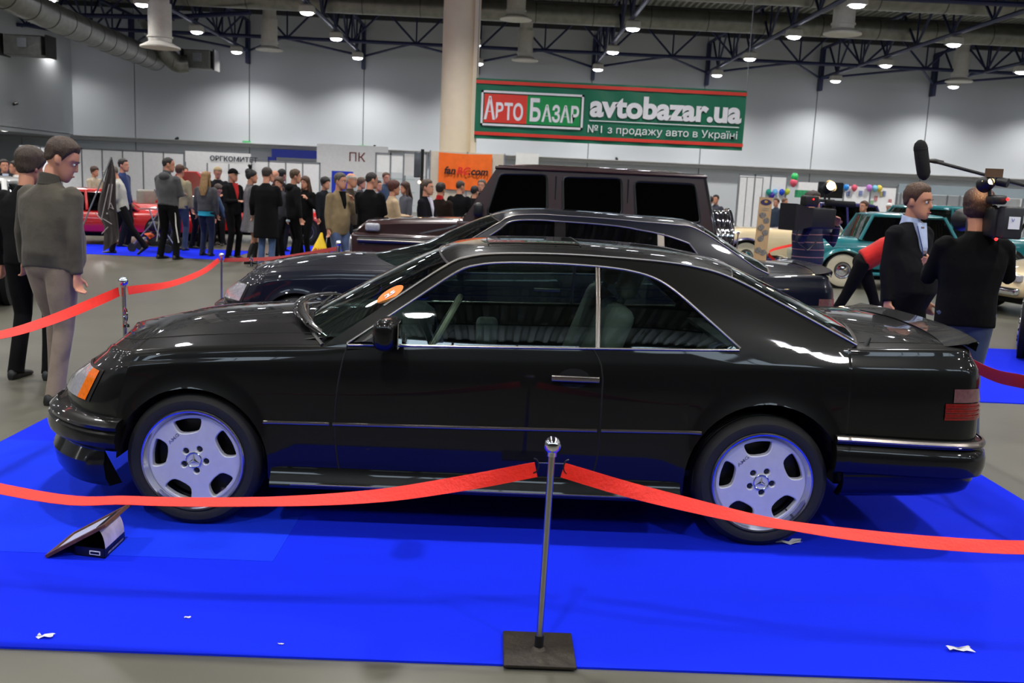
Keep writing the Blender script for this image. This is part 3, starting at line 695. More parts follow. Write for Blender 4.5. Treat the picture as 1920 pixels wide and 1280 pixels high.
    for k, fs in parts.items():
        for sides in ([(-1, 1)] if k in both else [(-1,), (1,)]):
            idx = {}; mb = MB()
            def vid(i, j, s):
                p = S[i][j]; key = (round(p[0], 5), round(p[1], 5)*s, round(p[2], 5))
                if key not in idx: idx[key] = len(mb.v); mb.v.append(T(p[0], p[1]*s, p[2]))
                return idx[key]
            for i, j in fs:
                for s in sides:
                    q = [vid(i, j, s), vid(i+1, j, s), vid(i+1, j+1, s), vid(i, j+1, s)]
                    qq = []
                    for a in q:
                        if a not in qq: qq.append(a)
                    if len(qq) > 2: mb.f.append(tuple(qq if s > 0 else qq[::-1])); mb.m.append(0)
            mb.build(k, paint, t, angle=60)
    # gaps between panels as dark lines
    def line(pts, r, name, m, s=1, n=6): return MB().tube([T(*p) for p in pts], r, n).build(name, m, t)
    ci = {round(c[0], 3): i for i, c in enumerate(cols)}
    for s in (-1, 1):
        for X in (.67, 1.92):
            P = S[ci[X]]; line([(p[0], s*p[1], p[2]) for p in P[:NS+1]], .0045, 'panel_gap', MATTE)
        line([(S[i][NS+2][0], s*S[i][NS+2][1], S[i][NS+2][2]) for i in range(14, n) if S[i][NS+2][0] < .60], .003, 'panel_gap', MATTE)
        P = [(S[i][NS+1][0], s*S[i][NS+1][1], S[i][NS+1][2]) for i in range(n) if 3.14 < S[i][NS+1][0] and cols[i][0] < 3.74]
        line(P, .003, 'panel_gap', MATTE)
    # inner liner so that arches and gaps look into darkness
    mb = MB()
    for c, zc, r in AR:
        for s in (-1, 1):
            mb.grid([[T(c+(r+.004)*-cos(pi*k/20), s*yy, zc+(r+.004)*sin(pi*k/20)) for k in range(21)] for yy in (HW-.012, .45)])
            mb.add([T(c+(r+.004)*-cos(pi*k/20), s*.5, zc+(r+.004)*sin(pi*k/20)) for k in range(21)], [tuple(range(21))])
    mb.box(T(-.36, -.5, .2), T(3.1, .5, .30)); mb.box(T(.36, -.84, .2), T(2.33, .84, .32)); mb.box(T(-.6, -.5, .30), T(-.40, .5, .45)); mb.box(T(3.1, -.75, .3), T(3.6, .75, .5))
    mb.build('underbody', MATTE, t, smooth=False)
    # ---- greenhouse
    zr_ = lambda X: ztop(X, .8)-spl(X, zct)
    if mode == 'coupe':
        inner_up = [(.715,.912),(1.00,1.110),(1.20,1.246),(1.30,1.285),(1.45,1.304),(1.70,1.309),(1.92,1.304),(2.06,1.290),(2.17,1.262),(2.27,1.205),(2.42,1.085),(2.565,.966)]
        outer_up = [(.60,.895),(.95,1.14),(1.165,1.285),(1.27,1.325),(1.42,1.345),(1.72,1.354),(1.98,1.350),(2.20,1.341),(2.38,1.322),(2.55,1.278),(2.80,1.163),(3.13,1.0)]
    else:
        inner_up = [(.715,.912),(1.00,1.115),(1.19,1.250),(1.29,1.292),(1.45,1.308),(1.70,1.312),(1.95,1.308),(2.15,1.297),(2.28,1.275),(2.38,1.225),(2.49,1.12),(2.60,1.0)]
        outer_up = [(.60,.895),(.95,1.14),(1.165,1.285),(1.27,1.325),(1.42,1.345),(1.72,1.354),(1.98,1.350),(2.20,1.341),(2.42,1.318),(2.56,1.275),(2.80,1.163),(3.13,1.0)]
    K = len(inner_up)
    nb = 14
    inn = [Vector((x, 0, z)) for x, z in inner_up]; out = [Vector((x, 0, z)) for x, z in outer_up]
    inn_s = smooth_poly(inn, 8); out_s = smooth_poly(out, 8)
    def surf(p, s, off=0):
        return T(p[0], s*(ys(p[0], p[2])+off), p[2])
    def topz(X): 
        return interp(X, [(p.x, p.z) for p in inn_s])
    def sill(X): return zr_(X)+.022
    for s in (-1, 1):
        mb = MB()
        rows = [[surf(a.lerp(b, k/12), s) for a, b in zip(inn_s, out_s)] for k in range(13)]
        mb.grid(rows)
        xb = [.6+(3.13-.6)*k/40 for k in range(41)]
        mb.grid([[surf((x, 0, zr_(x)), s) for x in xb], [surf((x, 0, zr_(x)+(.011 if x < 2.7 else .011+(x-2.7)*0)), s) for x in xb], [surf((x, 0, min(sill(x), interp(x, [(p.x, p.z) for p in out_s]))), s) for x in xb]])
        # fill between sill line and pillar feet
        a = inn_s[-1]
        mb.grid([[surf(Vector((x, 0, sill(x))), s) for x in [2.565+(3.10-2.565)*k/8 for k in range(9)]], [surf(Vector((x, 0, interp(x, [(p.x, p.z) for p in [inn_s[-1], out_s[-1]]]))), s) for x in [2.565+(3.13-2.565)*k/8 for k in range(9)]]])
        mb.build('side_frame', paint, t, angle=50)
        # glass
        edges = [.72]+[e for p in pillars for e in p]+[2.555]
        for a, b in zip(edges[::2], edges[1::2]):
            xs = [a+(b-a)*k/24 for k in range(25)]
            rows = [[T(x, s*(ys(x, sill(x)+(topz(x)-sill(x))*q/6)-.008), sill(x)-.005+(topz(x)+.004-sill(x))*q/6) for x in xs] for q in range(7)]
            MB().grid(rows).build('side_window', glassm, t)
        for a, b in pillars:
            rows = [[T(x, s*(ys(x, z)+.002), z) for x in (a, b)] for z in [sill(a)+(topz(a)-sill(a))*q/6 for q in range(7)]]
            mb = MB().grid(rows); 
            for x in (a, b): mb.tube([T(x, s*(ys(x, z)+.002), z) for z in [sill(a)+(topz(a)-sill(a))*q/6 for q in range(7)]], .0035, 6)
            mb.build('window_pillar', trimm if b-a < .04 else mat('pillar_black', (.06, .045, .045), .7, spec=.1, vary=.1), t)
        pts = inn_s+[Vector((x, 0, sill(x)-.004)) for x in [2.56-(2.56-.72)*k/24 for k in range(25)]]
        MB().tube([surf(p, s, .003) for p in pts]+[surf(pts[0], s, .003)], [(.0065, .0065)]*(len(pts)+1), 8).build('window_trim', trimm, t)
        MB().tube([surf(p, s, .004) for p in out_s[6:]], .006, 8).build('gutter_trim', trimm, t)
    # roof
    i0 = 16; i1 = 72; ro = out_s[i0:i1+1]; NYY = 20; rows = []
    for p in ro:
        yr = ys(p.x, p.z); row = []
        wf = max(0, 1-(p.x-ro[0].x)/.35); wb = max(0, 1-(ro[-1].x-p.x)/.35)
        for k in range(NYY+1):
            y = -yr+2*yr*k/NYY; q = 1-(y/yr)**2
            row.append(T(p.x-.075*q*wf+.08*q*wb, y, p.z+.038*(1-(y/yr)**4)*1.0))
        rows.append(row)
    MB().grid(rows).build('roof', paint, t)
    if detail:
        sr = [r[4:17] for r in rows if True]
        sel = [r for r, p in zip(rows, ro) if 1.36 < p.x < 1.85]
        MB().grid([[(x, y, z+.003) for x, y, z in r[4:17]] for r in sel]).build('sunroof', paint, t)
        for r in (sel[0], sel[-1]): MB().tube([(x, y, z+.003) for x, y, z in r[3:18]], .003, 6).build('panel_gap', MATTE, t)
    def screen(edge, b0, b1, c0, c1, name, sgn):
        rows = []; L = len(edge)
        for i, p in enumerate(edge):
            q0 = i/(L-1); yr = ys(p.x, p.z)-.004; bow = b0+(b1-b0)*q0; cr = c0+(c1-c0)*q0; row = []
            for k in range(21):
                y = -yr+2*yr*k/20; q = 1-(y/yr)**2; row.append(T(p.x+sgn*bow*q, y, p.z+cr*q))
            rows.append(row)
        MB().grid(rows).build(name, screenm, t); return rows
    ws = screen(out_s[0:i0+1], .20, .075, .06, .036, 'windscreen', -1)
    rw = screen(out_s[i1:][::-1], .13, .08, .035, .036, 'rear_window', 1)
    MB().tube(ws[-1], .007, 6).build('screen_trim', trimm, t); MB().tube(ws[0], .012, 6).build('cowl_seal', BLACKPL, t)
    MB().tube(rw[-1], .006, 6).build('screen_trim', trimm, t); MB().tube(rw[0], .008, 6).build('screen_trim', trimm, t)
    # cowl: dark tray in front of the windscreen with wiper
    # ---- bumpers swept along the plan outline
    def sweep(i_from, i_to, prof, name, m, zslope=0, sq=0):
        rings = []
        idx = [i for i in range(n) if i_from <= i <= i_to]
        seq = [(i, s) for s, order in ((-1, idx if idx[-1] < n/2 else idx[::-1]),) for i in order]
        full = [(i, -1) for i in (idx[::-1] if idx[0] == 0 else idx)]
        full = full+[(i, 1) for i, _ in full[::-1][1:]]
        for i, s in full:
            X, y, _ = cols[i]; p0 = Vector(cols[max(i-1, 0)][:2]); p1 = Vector(cols[min(i+1, n-1)][:2]); tn = (p1-p0)
            if tn.length < 1e-6: tn = Vector((1, 0))
            tn.normalize(); nx, ny = -tn.y, tn.x
            if y < 1e-6: nx, ny = (-1, 0) if X < 1 else (1, 0)
            e = sq*abs(nx*ny)*2
            ez = lambda z: e*min(1, max(0, (.372-z)/.06))
            rings.append([T(X+nx*(d+ez(z)), s*max(0, y+ny*(d+ez(z))), z+zslope*(X-3.1)) for d, z in prof])
        mb = MB().loft(rings, closed=False)
        for r in (rings[0], rings[-1]): mb.add(r, [tuple(range(len(r)))])
        return mb.build(name, m, t, angle=35)
    a_f = max(i for i, c in enumerate(cols) if c[0] < -.318); a_a = max(i for i, c in enumerate(cols) if c[0] < -.359); b_r = min(i for i, c in enumerate(cols) if c[0] > 3.03); b_a = min(i for i, c in enumerate(cols) if c[0] > 3.0985)
    sweep(0, a_f, [(-.05,.505),(.0,.512),(.06,.505),(.086,.485),(.084,.47),(.075,.463),(.092,.452),(.10,.425),(.094,.39),(.06,.366)], 'front_bumper', paint)
    sweep(0, a_a, [(.055,.37),(.036,.355),(.030,.30),(.018,.225),(-.008,.182),(-.09,.175)], 'front_apron', paint, 0, .055)
    sweep(b_r, n-1, [(-.05,.575),(.01,.578),(.035,.572),(.045,.555),(.042,.545),(.03,.538),(.045,.525),(.055,.49),(.055,.45),(.045,.41),(.015,.395)], 'rear_bumper', paint, -.03)
    sweep(b_a, n-1, [(.015,.395),(.008,.385),(.01,.34),(-.01,.29),(-.05,.262),(-.10,.26)], 'rear_apron', paint, .03)
    sweep(b_r, n-1, [(.028,.5795),(.040,.576),(.047,.565),(.046,.557)], 'bumper_trim', trimm, -.03)
    for s in (-1, 1):
        # sills
        xs = [.372+(2.318-.372)*k/20 for k in range(21)]
        MB().loft([[T(x, s*(HW+d), z) for d, z in ((-.02,.315),(.004,.31),(.012,.285),(.03,.262),(.042,.235),(.036,.222),(.01,.212),(-.06,.2))] for x in xs], closed=False).build('side_skirt', paint, t, angle=30)
        MB().tube([T(x, s*(HW+.040), .240) for x in xs[1:-1]], [(.005, .003)]*19, 6).build('skirt_trim', trimm, t)
        # chrome rubbing strip in three lengths
        for a, b in ((.335, .645), (.66, 1.905), (1.925, 2.40)):
            pts = [(a+(b-a)*k/16) for k in range(17)]
            MB().tube([T(x, s*(HW+.003+(flare(x, spl(x, [(.3,.527),(1.354,.541),(2.45,.563)])))), spl(x, [(.3,.527),(1.354,.541),(2.45,.563)])) for x in pts], [(.009, .006)]*17, 8, up=(0, 0, 1)).build('rubbing_strip', trimm, t)
        # lamps wrapping the corners
        def patch(i0, i1, za, zb, off, name, mt, dz=0):
            rows = []
            for q in range(7):
                row = []
                for i in range(i0, i1+1):
                    fr_ = (i-i0)/max(1, i1-i0); z0 = za(fr_) if callable(za) else za; z1 = zb(fr_) if callable(zb) else zb
                    z = z0+(z1-z0)*q/6; P = S[i]; k = 0
                    while k < m-2 and P[k+1][2] < z: k += 1
                    u = (z-P[k][2])/max(1e-6, P[k+1][2]-P[k][2]); x = P[k][0]+(P[k+1][0]-P[k][0])*u; y = P[k][1]+(P[k+1][1]-P[k][1])*u
                    X, yy, _ = cols[i]; p0 = Vector(cols[max(i-1, 0)][:2]); p1 = Vector(cols[min(i+1, n-1)][:2]); tn = (p1-p0).normalized()
                    row.append(T(x-tn.y*off, s*(y+tn.x*off), z))
                rows.append(row)
            MB().grid(rows).build(name, mt, t)
        fi = lambda X: min(range(n), key=lambda i: abs(cols[i][0]-X) if cols[i][0] < 1 else 9)
        ri = lambda X: min(range(n), key=lambda i: abs(cols[i][0]-X) if cols[i][0] > 3 else 9)
        patch(fi(-.78), fi(-.53), .563, .722, .004, 'lamp_surround', BLACKPL)
        patch(fi(-.77), fi(-.60), .57, .715, .008, 'headlamp_lens', CLEARL)
        patch(fi(-.60), fi(-.545), .57, .715, .008, 'indicator_lens', AMBER if detail else CLEARL)
        patch(ri(3.58), ri(3.775), .665, .745, .006, 'tail_lens', REDL)
        patch(ri(3.60), ri(3.775), .75, .815, .006, 'reversing_lens', SMOKEL)
        for q in range(3):
            patch(ri(3.58), ri(3.775), .68+.022*q, .688+.022*q, .011, 'lens_rib', REDL)
        # door handle
        mb = MB().rbox((-.113, -.006, -.014), (.113, .006, .014), .005)
        M = Matrix.Translation((warp(1.79), s*(HW+.012), .797)); mb.v = [tuple(M@Vector(v)) for v in mb.v]
        mb.build('door_handle', trimm, t)
        mb = MB().lathe([(.075, 0), (.06, -.001), (.001, -.002)], 24, Matrix.Translation((warp(1.785), s*(ys(1.8, .8)+.004), .797))@Matrix.Diagonal((1, 1, .62, 1))@Matrix.Rotation(s*pi/2*-1, 4, 'X')).build('handle_recess', MATTE, t)
        # mirror
        mb = MB().rbox((-.05, -.10, -.07), (.055, .10, .075), .045, n=4)
        M = Matrix.Translation((warp(.915), s*.955, .985))@Matrix.Rotation(s*.15, 4, 'Z'); mb.v = [tuple(M@Vector(v)) for v in mb.v]
        mr = mb.build('door_mirror', BLACKPAINT if paint is BLACKPAINT else paint, t)
        MB().box((M.translation.x+.056, M.translation.y-.08, M.translation.z-.055), (M.translation.x+.06, M.translation.y+.08, M.translation.z+.06)).build('mirror_glass', CHROME, t, smooth=False)
        MB().loft([[T(.735, s*.822, .915), T(.90, s*.824, .915), T(.90, s*.79, 1.02), T(.86, s*.795, 1.0)], [T(.80, s*.86, .93), T(.90, s*.87, .93), T(.90, s*.85, .99), T(.88, s*.85, .98)]], cap=True).build('mirror_foot', BLACKPL, t, smooth=False)
    # grille and hood ornament
    for s in (-1, 1):
        patch(0, 4, .53, .665, .006, 'grille_frame', CHROME); patch(0, 3, .545, .65, .012, 'grille_mesh', BLACKPL)
    ox, oz = -.64, .815
    o0 = Vector(T(ox, 0, oz)); mb = MB().lathe([(.02, -.01), (.018, .004), (.006, .008), (.005, .022)], 14, Matrix.Translation(o0))
    mb.tube([o0+Vector((.012*0, .036*cos(2*pi*k/28), .058+.036*sin(2*pi*k/28))) for k in range(29)], .004, 6)
    for k in range(3):
        a = radians(90+120*k); c = o0+Vector((0, 0, .058)); mb.tube([c, c+Vector((0, .036*cos(a), .036*sin(a)))], [.006, .0015], 6)
    M = Matrix.Translation(o0)@Matrix.Rotation(radians(35), 4, 'Z')@Matrix.Translation(-o0); mb.v = [tuple(M@Vector(v)) for v in mb.v]
    mb.build('hood_ornament', CHROME, t)
    # boot lip
    mb = MB(); rings = []
    for k in range(25):
        y = -.74+1.48*k/24; b = .05*(abs(y)/.74)**3; xr = 3.815-b-.03*(abs(y)/.74)**2
        rings.append([T(xr-.16, y, 1.0+.035*(1-(y/.78)**2)), T(xr-.05, y, 1.018+.026*(1-(y/.78)**2)), T(xr-.004, y, 1.035+.012*(1-(y/.78)**2)), T(xr+.004, y, 1.028+.01*(1-(y/.78)**2)), T(xr-.006, y, .985)])
    mb.loft(rings, closed=False).build('boot_spoiler', paint, t, angle=30)
    # ---- cabin
    DARKIN = mat('dark_trim', (.09, .09, .09), .7, vary=.15)
    mb = MB().box(T(.55, -.72, .30), T(3.0, .72, .33)); mb.build('cabin_floor', DARKIN, t, smooth=False)
    MB().loft([[T(x, -.74, z), T(x, .74, z)] for x, z in ((.45,.90),(.62,.925),(.95,.93),(1.02,.88),(1.02,.62))], closed=False).build('dashboard', DARKIN, t, angle=60)
    MB().box(T(2.62, -.7, .88), T(3.2, .7, .9)).build('parcel_shelf', DARKIN, t, smooth=False)
    def seat(x, y, wd, m, head=True):
        mb = MB().rbox((-.27, -wd/2, .0), (.25, wd/2, .16), .06)
        st = MB(); M = Matrix.Translation((.22, 0, .10))@Matrix.Rotation(radians(20), 4, 'Y'); st.rbox((-.07, -wd/2, 0), (.07, wd/2, .60), .06, M=M)
        if head: st.rbox((-.045, -.13, .63), (.045, .13, .82), .045, M=M); st.tube([M@Vector((0, 0, .55)), M@Vector((0, 0, .66))], .02, 8)
        mb.add(st.v, st.f); mb.v = [T(v[0]+x, v[1]+y, v[2]+.44) for v in mb.v]
        mb.build('seat', m, t)
    for s in (-1, 1): seat(1.62, s*.37, .5, LEATHER)
    seat(2.45, 0, 1.25, LEATHER, False)
    c = Vector(T(1.13, -.37, .93)); M = Matrix.Translation(c)@Matrix.Rotation(radians(-62), 4, 'Y')
    mb = MB().tube([M@Vector((.19*cos(2*pi*k/36), .19*sin(2*pi*k/36), 0)) for k in range(37)], .015, 8); mb.build('steering_wheel', mat('cream_leather', (.72, .68, .58), .5, vary=.1), t)
    mb = MB().rbox((-.10, -.09, -.05), (.08, .09, .02), .03, M=M); mb.tube([M@Vector((-.18, 0, 0)), M@Vector((.18, 0, 0))], .015, 6); mb.build('steering_hub', DARKIN, t)
    MB().rbox(T(1.30, -.10, .8), T(1.42, .02, .95), .03).build('cup', LEATHER, t)
    # wheels
    if wheels:
        for (x, z) in wheels:
            for s in (-1, 1):
                wt = len(t.children)
                wheel(t, (warp(x), s*(HW-.002), .3225), side=s, turn=radians(-1.5) if x == 0 and detail else 0, spin=0 if x == 0 else radians(-1), **wheel_kw)
    return S
def outward(t):
    "turn the open sheets of a car so that their faces look away from its middle line"
    for o in t.children:
        if o.type != 'MESH': continue
        me = o.data; s = 0
        if not len(me.polygons): continue
        for p in me.polygons:
            c = p.center; s += p.area*(p.normal.x*(c.x-max(-.1, min(2.9, c.x)))+p.normal.y*c.y+p.normal.z*(c.z-.55))
        if s < 0: me.flip_normals()
coupe = thing('coupe_car', 'glossy black two door coupe with silver five hole wheels in the foreground', 'car', (0, .86, .008))
carbody(coupe, BLACKPAINT, pillars=((1.884, 1.898),)); outward(coupe)
# orange number sticker inside the windscreen, antenna stub and wipers of the black coupe
so = MB().lathe([(.001, 0), (.075, 0)], 28).build('sticker', mat('orange_sticker', (.92, .48, .12), .5, vary=.05), coupe)
so.matrix_local = Matrix.Translation((.895, -.655, 1.125))@Matrix.Rotation(radians(-33), 4, 'Y')@Matrix.Rotation(radians(28), 4, 'X')@Matrix.Diagonal((1, .62, 1, 1))@Matrix.Translation((0, 0, .008))
lt = text('lettering', '25', .06, Matrix.Translation((-.03, -.025, .003)), WHITE, so, .002, 1, .0005)
MB().tube([(3.19, -.74, .985), (3.21, -.735, 1.03)], [.014, .007], 10).build('antenna_stub', BLACKPL, coupe)
MB().tube([(.60, -.70, .915), (.50, -.60, .955), (.415, -.42, .985), (.36, -.2, 1.0), (.345, 0, 1.005), (.36, .2, 1.0), (.415, .42, .985), (.5, .6, .955)], [(.006, .015), (.010, .03), (.013, .035), (.012, .03), (.010, .03), (.012, .03), (.013, .035), (.010, .03)], 12, up=(0, 0, 1)).build('cowl_lip', BLACKPAINT, coupe)
for y0, y1 in ((-.62, -.1), (-.05, .5)):
    MB().tube([(.52-.1*(1-(y0/.75)**2), y0, .962), (.50-.12*(1-(y1/.75)**2), y1, .985)], .008, 6).build('wiper', BLACKPL, coupe)
# ------------------------------------------------------------------ navy saloon behind the coupe
navy = thing('saloon_car', 'dark navy blue four door saloon parked behind the black coupe', 'car', (0, 4.62, .008))
NX = [(-.82,-1.11),(-.64,-.93),(0,-.31),(.36,.05),(.60,.70),(1.165,1.42),(1.45,1.64),(1.88,1.90),(2.28,2.63),(2.42,3.085),(2.66,3.32),(3.05,3.67),(3.13,3.78),(3.83,4.45)]
carbody(navy, NAVYPAINT, warp=lambda x: interp(x, NX) if x > -.82 else x-.29, zw=lambda z: z if z < .92 else (.92+(z-.92)*1.18), pillars=((1.88, 1.93), (2.335, 2.352)), glassm=DGLASS, detail=False, mode='saloon'); outward(navy)
# ------------------------------------------------------------------ maroon off-roader
def offroader():
    t = thing('off_roader', 'tall boxy maroon off roader with chrome spare wheel cover behind the navy saloon', 'car', (0, 7.5, .008))
    W = .82; Zb = 1.26
    def X(u, v): return at(u, v, 1, 6.72).x
    xg = X(655, 430); xr = X(1340, 440); xa = X(880, 408); xrf = X(935, 313); xrr = X(1322, 325); ZR = 1.90
    # lower body with rounded upper edge
    MB().rbox((xa-.15, -W, .55), (xr, W, Zb), .05).build('lower_body', MAROON, t)
    MB().rbox((xg+.02, -W+.02, .55), (xa-.1, W-.02, 1.05), .04).build('front_wing', MAROON, t)
    mb = MB(); zf = 1.14; rings = []
    for x, z in ((xg+.06, .95), (xg+.08, 1.10), (xg+.16, 1.165), (xg+.6, 1.20), (xa-.05, 1.235)):
        rings.append([(x, y, zz) for y, zz in ((-.70, .9), (-.70, z-.03), (-.66, z), (-.3, z+.02), (.3, z+.02), (.66, z), (.70, z-.03), (.70, .9))])
    mb.loft(rings, closed=False); mb.add([p for p in rings[0]], [tuple(range(8))]); mb.build('bonnet', MAROON, t)
    # cabin sides (thin lean), roof
    def side(x, z, s): return (x, s*(W-.005-(z-Zb)*.13), z)
    xb0, xt0 = xa-.08, xrf
    for s in (-1, 1):
        mb = MB(); mb.grid([[side(xb0+(xr-xb0)*k/20+((xt0-xb0)*(1-k/20)+(xrr-xr)*k/20)*j/8, Zb-.02+(ZR-Zb+.02)*j/8, s) for k in range(21)] for j in range(9)]); mb.build('cabin_side', MAROON, t)
        def win(us, name):
            P = [at(u, v, 1, 7.5-W+(.13*.25)) for u, v in us]; pts = [Vector((p.x, 0, p.z-.008)) for p in P]
            c = sum(pts, Vector())/len(pts); rr = []
            for k, p in enumerate(pts):      # rounded corners
                a, b = pts[k-1], pts[(k+1) % len(pts)]
                q0 = p+(a-p).normalized()*.055; q1 = p+(b-p).normalized()*.055
                rr += [q0.lerp(p, .0), q0*.25+p*.5+q1*.25, q1]
            off = [(p.x, s*(abs(side(0, p.z, 1)[1])+.006), p.z) for p in rr]
            MB().add(off, [tuple(range(len(off)))]).build(name, DGLASS, t, smooth=False)
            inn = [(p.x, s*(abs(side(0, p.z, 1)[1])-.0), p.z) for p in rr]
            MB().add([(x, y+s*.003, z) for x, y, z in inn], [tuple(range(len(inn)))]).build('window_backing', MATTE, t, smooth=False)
            MB().tube(off+[off[0]], .014, 6).build('window_seal', BLACKPL, t)
        win([(912, 402), (937, 325), (1026, 327), (1026, 402)], 'front_window')
        win([(1056, 402), (1056, 331), (1166, 334), (1166, 402)], 'rear_door_window')
        win([(1192, 402), (1190, 340), (1305, 345), (1313, 418), (1192, 414)], 'quarter_window')
        for u in (1041, 1177): x = X(u, 370); MB().box((x-.005, s*(W-.06)-.02, .7), (x+.005, s*(W-.06)+.045, 1.80)).build('door_gap', MATTE, t, smooth=False)
        MB().rbox((xg+.1, s*W-.02, .93), (xr-.02, s*W+.02, 1.0), .02).build('rub_strip', BLACKPL, t)
        MB().tube([(xg+.1, s*(W+.022), .965), (xr-.05, s*(W+.022), .965)], [(.012, .004)]*2, 6).build('strip_trim', DARKCHROME, t)
        mb = MB().rbox((X(684, 422), s*.74-.055, 1.07), (X(712, 422), s*.74+.055, 1.165), .03); mb.build('turn_signal', CLEARL, t)
        MB().rbox((X(898, 396)-.06, s*.90-.1, 1.30), (X(898, 396)+.05, s*.90+.1, 1.46), .04).build('door_mirror', BLACKPL, t)
        MB().lathe([(.02, -.02), (.1, -.01), (.105, .02), (.09, .03)], 24, Matrix.Translation((xg-.0, s*.52, .9))@Matrix.Rotation(-pi/2, 4, 'Y')).build('headlamp', CLEARL, t)
        for xx in (.55, 3.1):
            wheel(t, (xx, s*(W+.04), .38), R=.38, rimR=.235, wd=.26, side=s, style='plain')
            a = [(xx+.47*cos(pi*k/16), s*(W+.03), .42+.47*sin(pi*k/16)) for k in range(17)]; MB().tube(a, [(.06, .03)]*17, 8).build('wheel_arch', BLACKPL, t)
        MB().rbox((.95, s*W-.1, .42), (2.65, s*W+.08, .50), .03).build('running_board', CHROME, t)
    rings = []
    for i in range(13):
        a = i/12; yw = W-.005-(ZR-Zb)*.13
    mb = MB()
    rr = []
    for k in range(15):
        x = xt0-.03+(xrr+.03-xt0+.03)*k/14; e = min(k, 14-k); dz = (0, .045, .062, .07)[min(e, 3)]
        rr.append([(x, y*(W-.075), ZR-.03+dz*(1-abs(y)**4)+ (0 if abs(y) < 1 else 0)) for y in [-1, -.985, -.95, -.85, -.6, -.3, 0, .3, .6, .85, .95, .985, 1]])
    mb.loft(rr, closed=False); mb.build('roof', MAROON, t)
    for s in (-1, 1): MB().tube([(xt0-.04, s*(W-.07), ZR-.03), (xrr+.03, s*(W-.07), ZR-.03)], .018, 8).build('gutter', MAROON, t)
    MB().add([side(xb0, Zb, -1), side(xb0, Zb, 1), side(xt0, ZR-.02, 1), side(xt0, ZR-.02, -1)], [(0, 1, 2, 3)]).build('windscreen', DGLASS, t, smooth=False)
    MB().add([side(xr, Zb, -1), side(xr, Zb, 1), side(xrr, ZR-.02, 1), side(xrr, ZR-.02, -1)], [(3, 2, 1, 0)]).build('rear_door', MAROON, t, smooth=False)
    for s in (-1, 1): MB().tube([side(xr+.01, Zb-.1, s), side(xrr+.012, ZR-.04, s)], .018, 8).build('corner_trim', CHROME, t)
    MB().box((xb0+.1, -W+.1, Zb-.1), (xr-.15, W-.1, Zb-.05)).build('cabin_floor', MATTE, t, smooth=False)
    # spare wheel cover
    M = Matrix.Translation((xr+.06, .02, 1.11))@Matrix.Rotation(pi/2, 4, 'Y')
    prof = [(.30, -.02)]
    for k in range(4): prof += [(.36, .0+.06*k), (.372, .012+.06*k), (.372, .045+.06*k), (.36, .057+.06*k)]
    MB().lathe(prof+[(.385, .245), (.385, .27), (.35, .285), (.05, .29)], 48, M, cap=True).build('spare_wheel_cover', CHROME, t, angle=50)
    MB().tube([M@Vector((.39*cos(2*pi*k/48), .39*sin(2*pi*k/48), .262)) for k in range(49)], .018, 8).build('cover_rim', CHROME, t)
    MB().rbox((xg-.12, -.82, .5), (xg+.1, .82, .68), .05).build('front_bumper', BLACKPL, t); MB().rbox((xr-.1, -.8, .5), (xr+.14, .8, .64), .05).build('rear_bumper', BLACKPL, t)
    MB().rbox((xg-.02, -.40, .78), (xg+.06, .40, 1.06), .02).build('grille', BLACKPL, t)
    MB().box((xg+.2, -.6, .32), (xr-.2, .6, .56)).build('chassis', MATTE, t, smooth=False)
    return t
offroader()
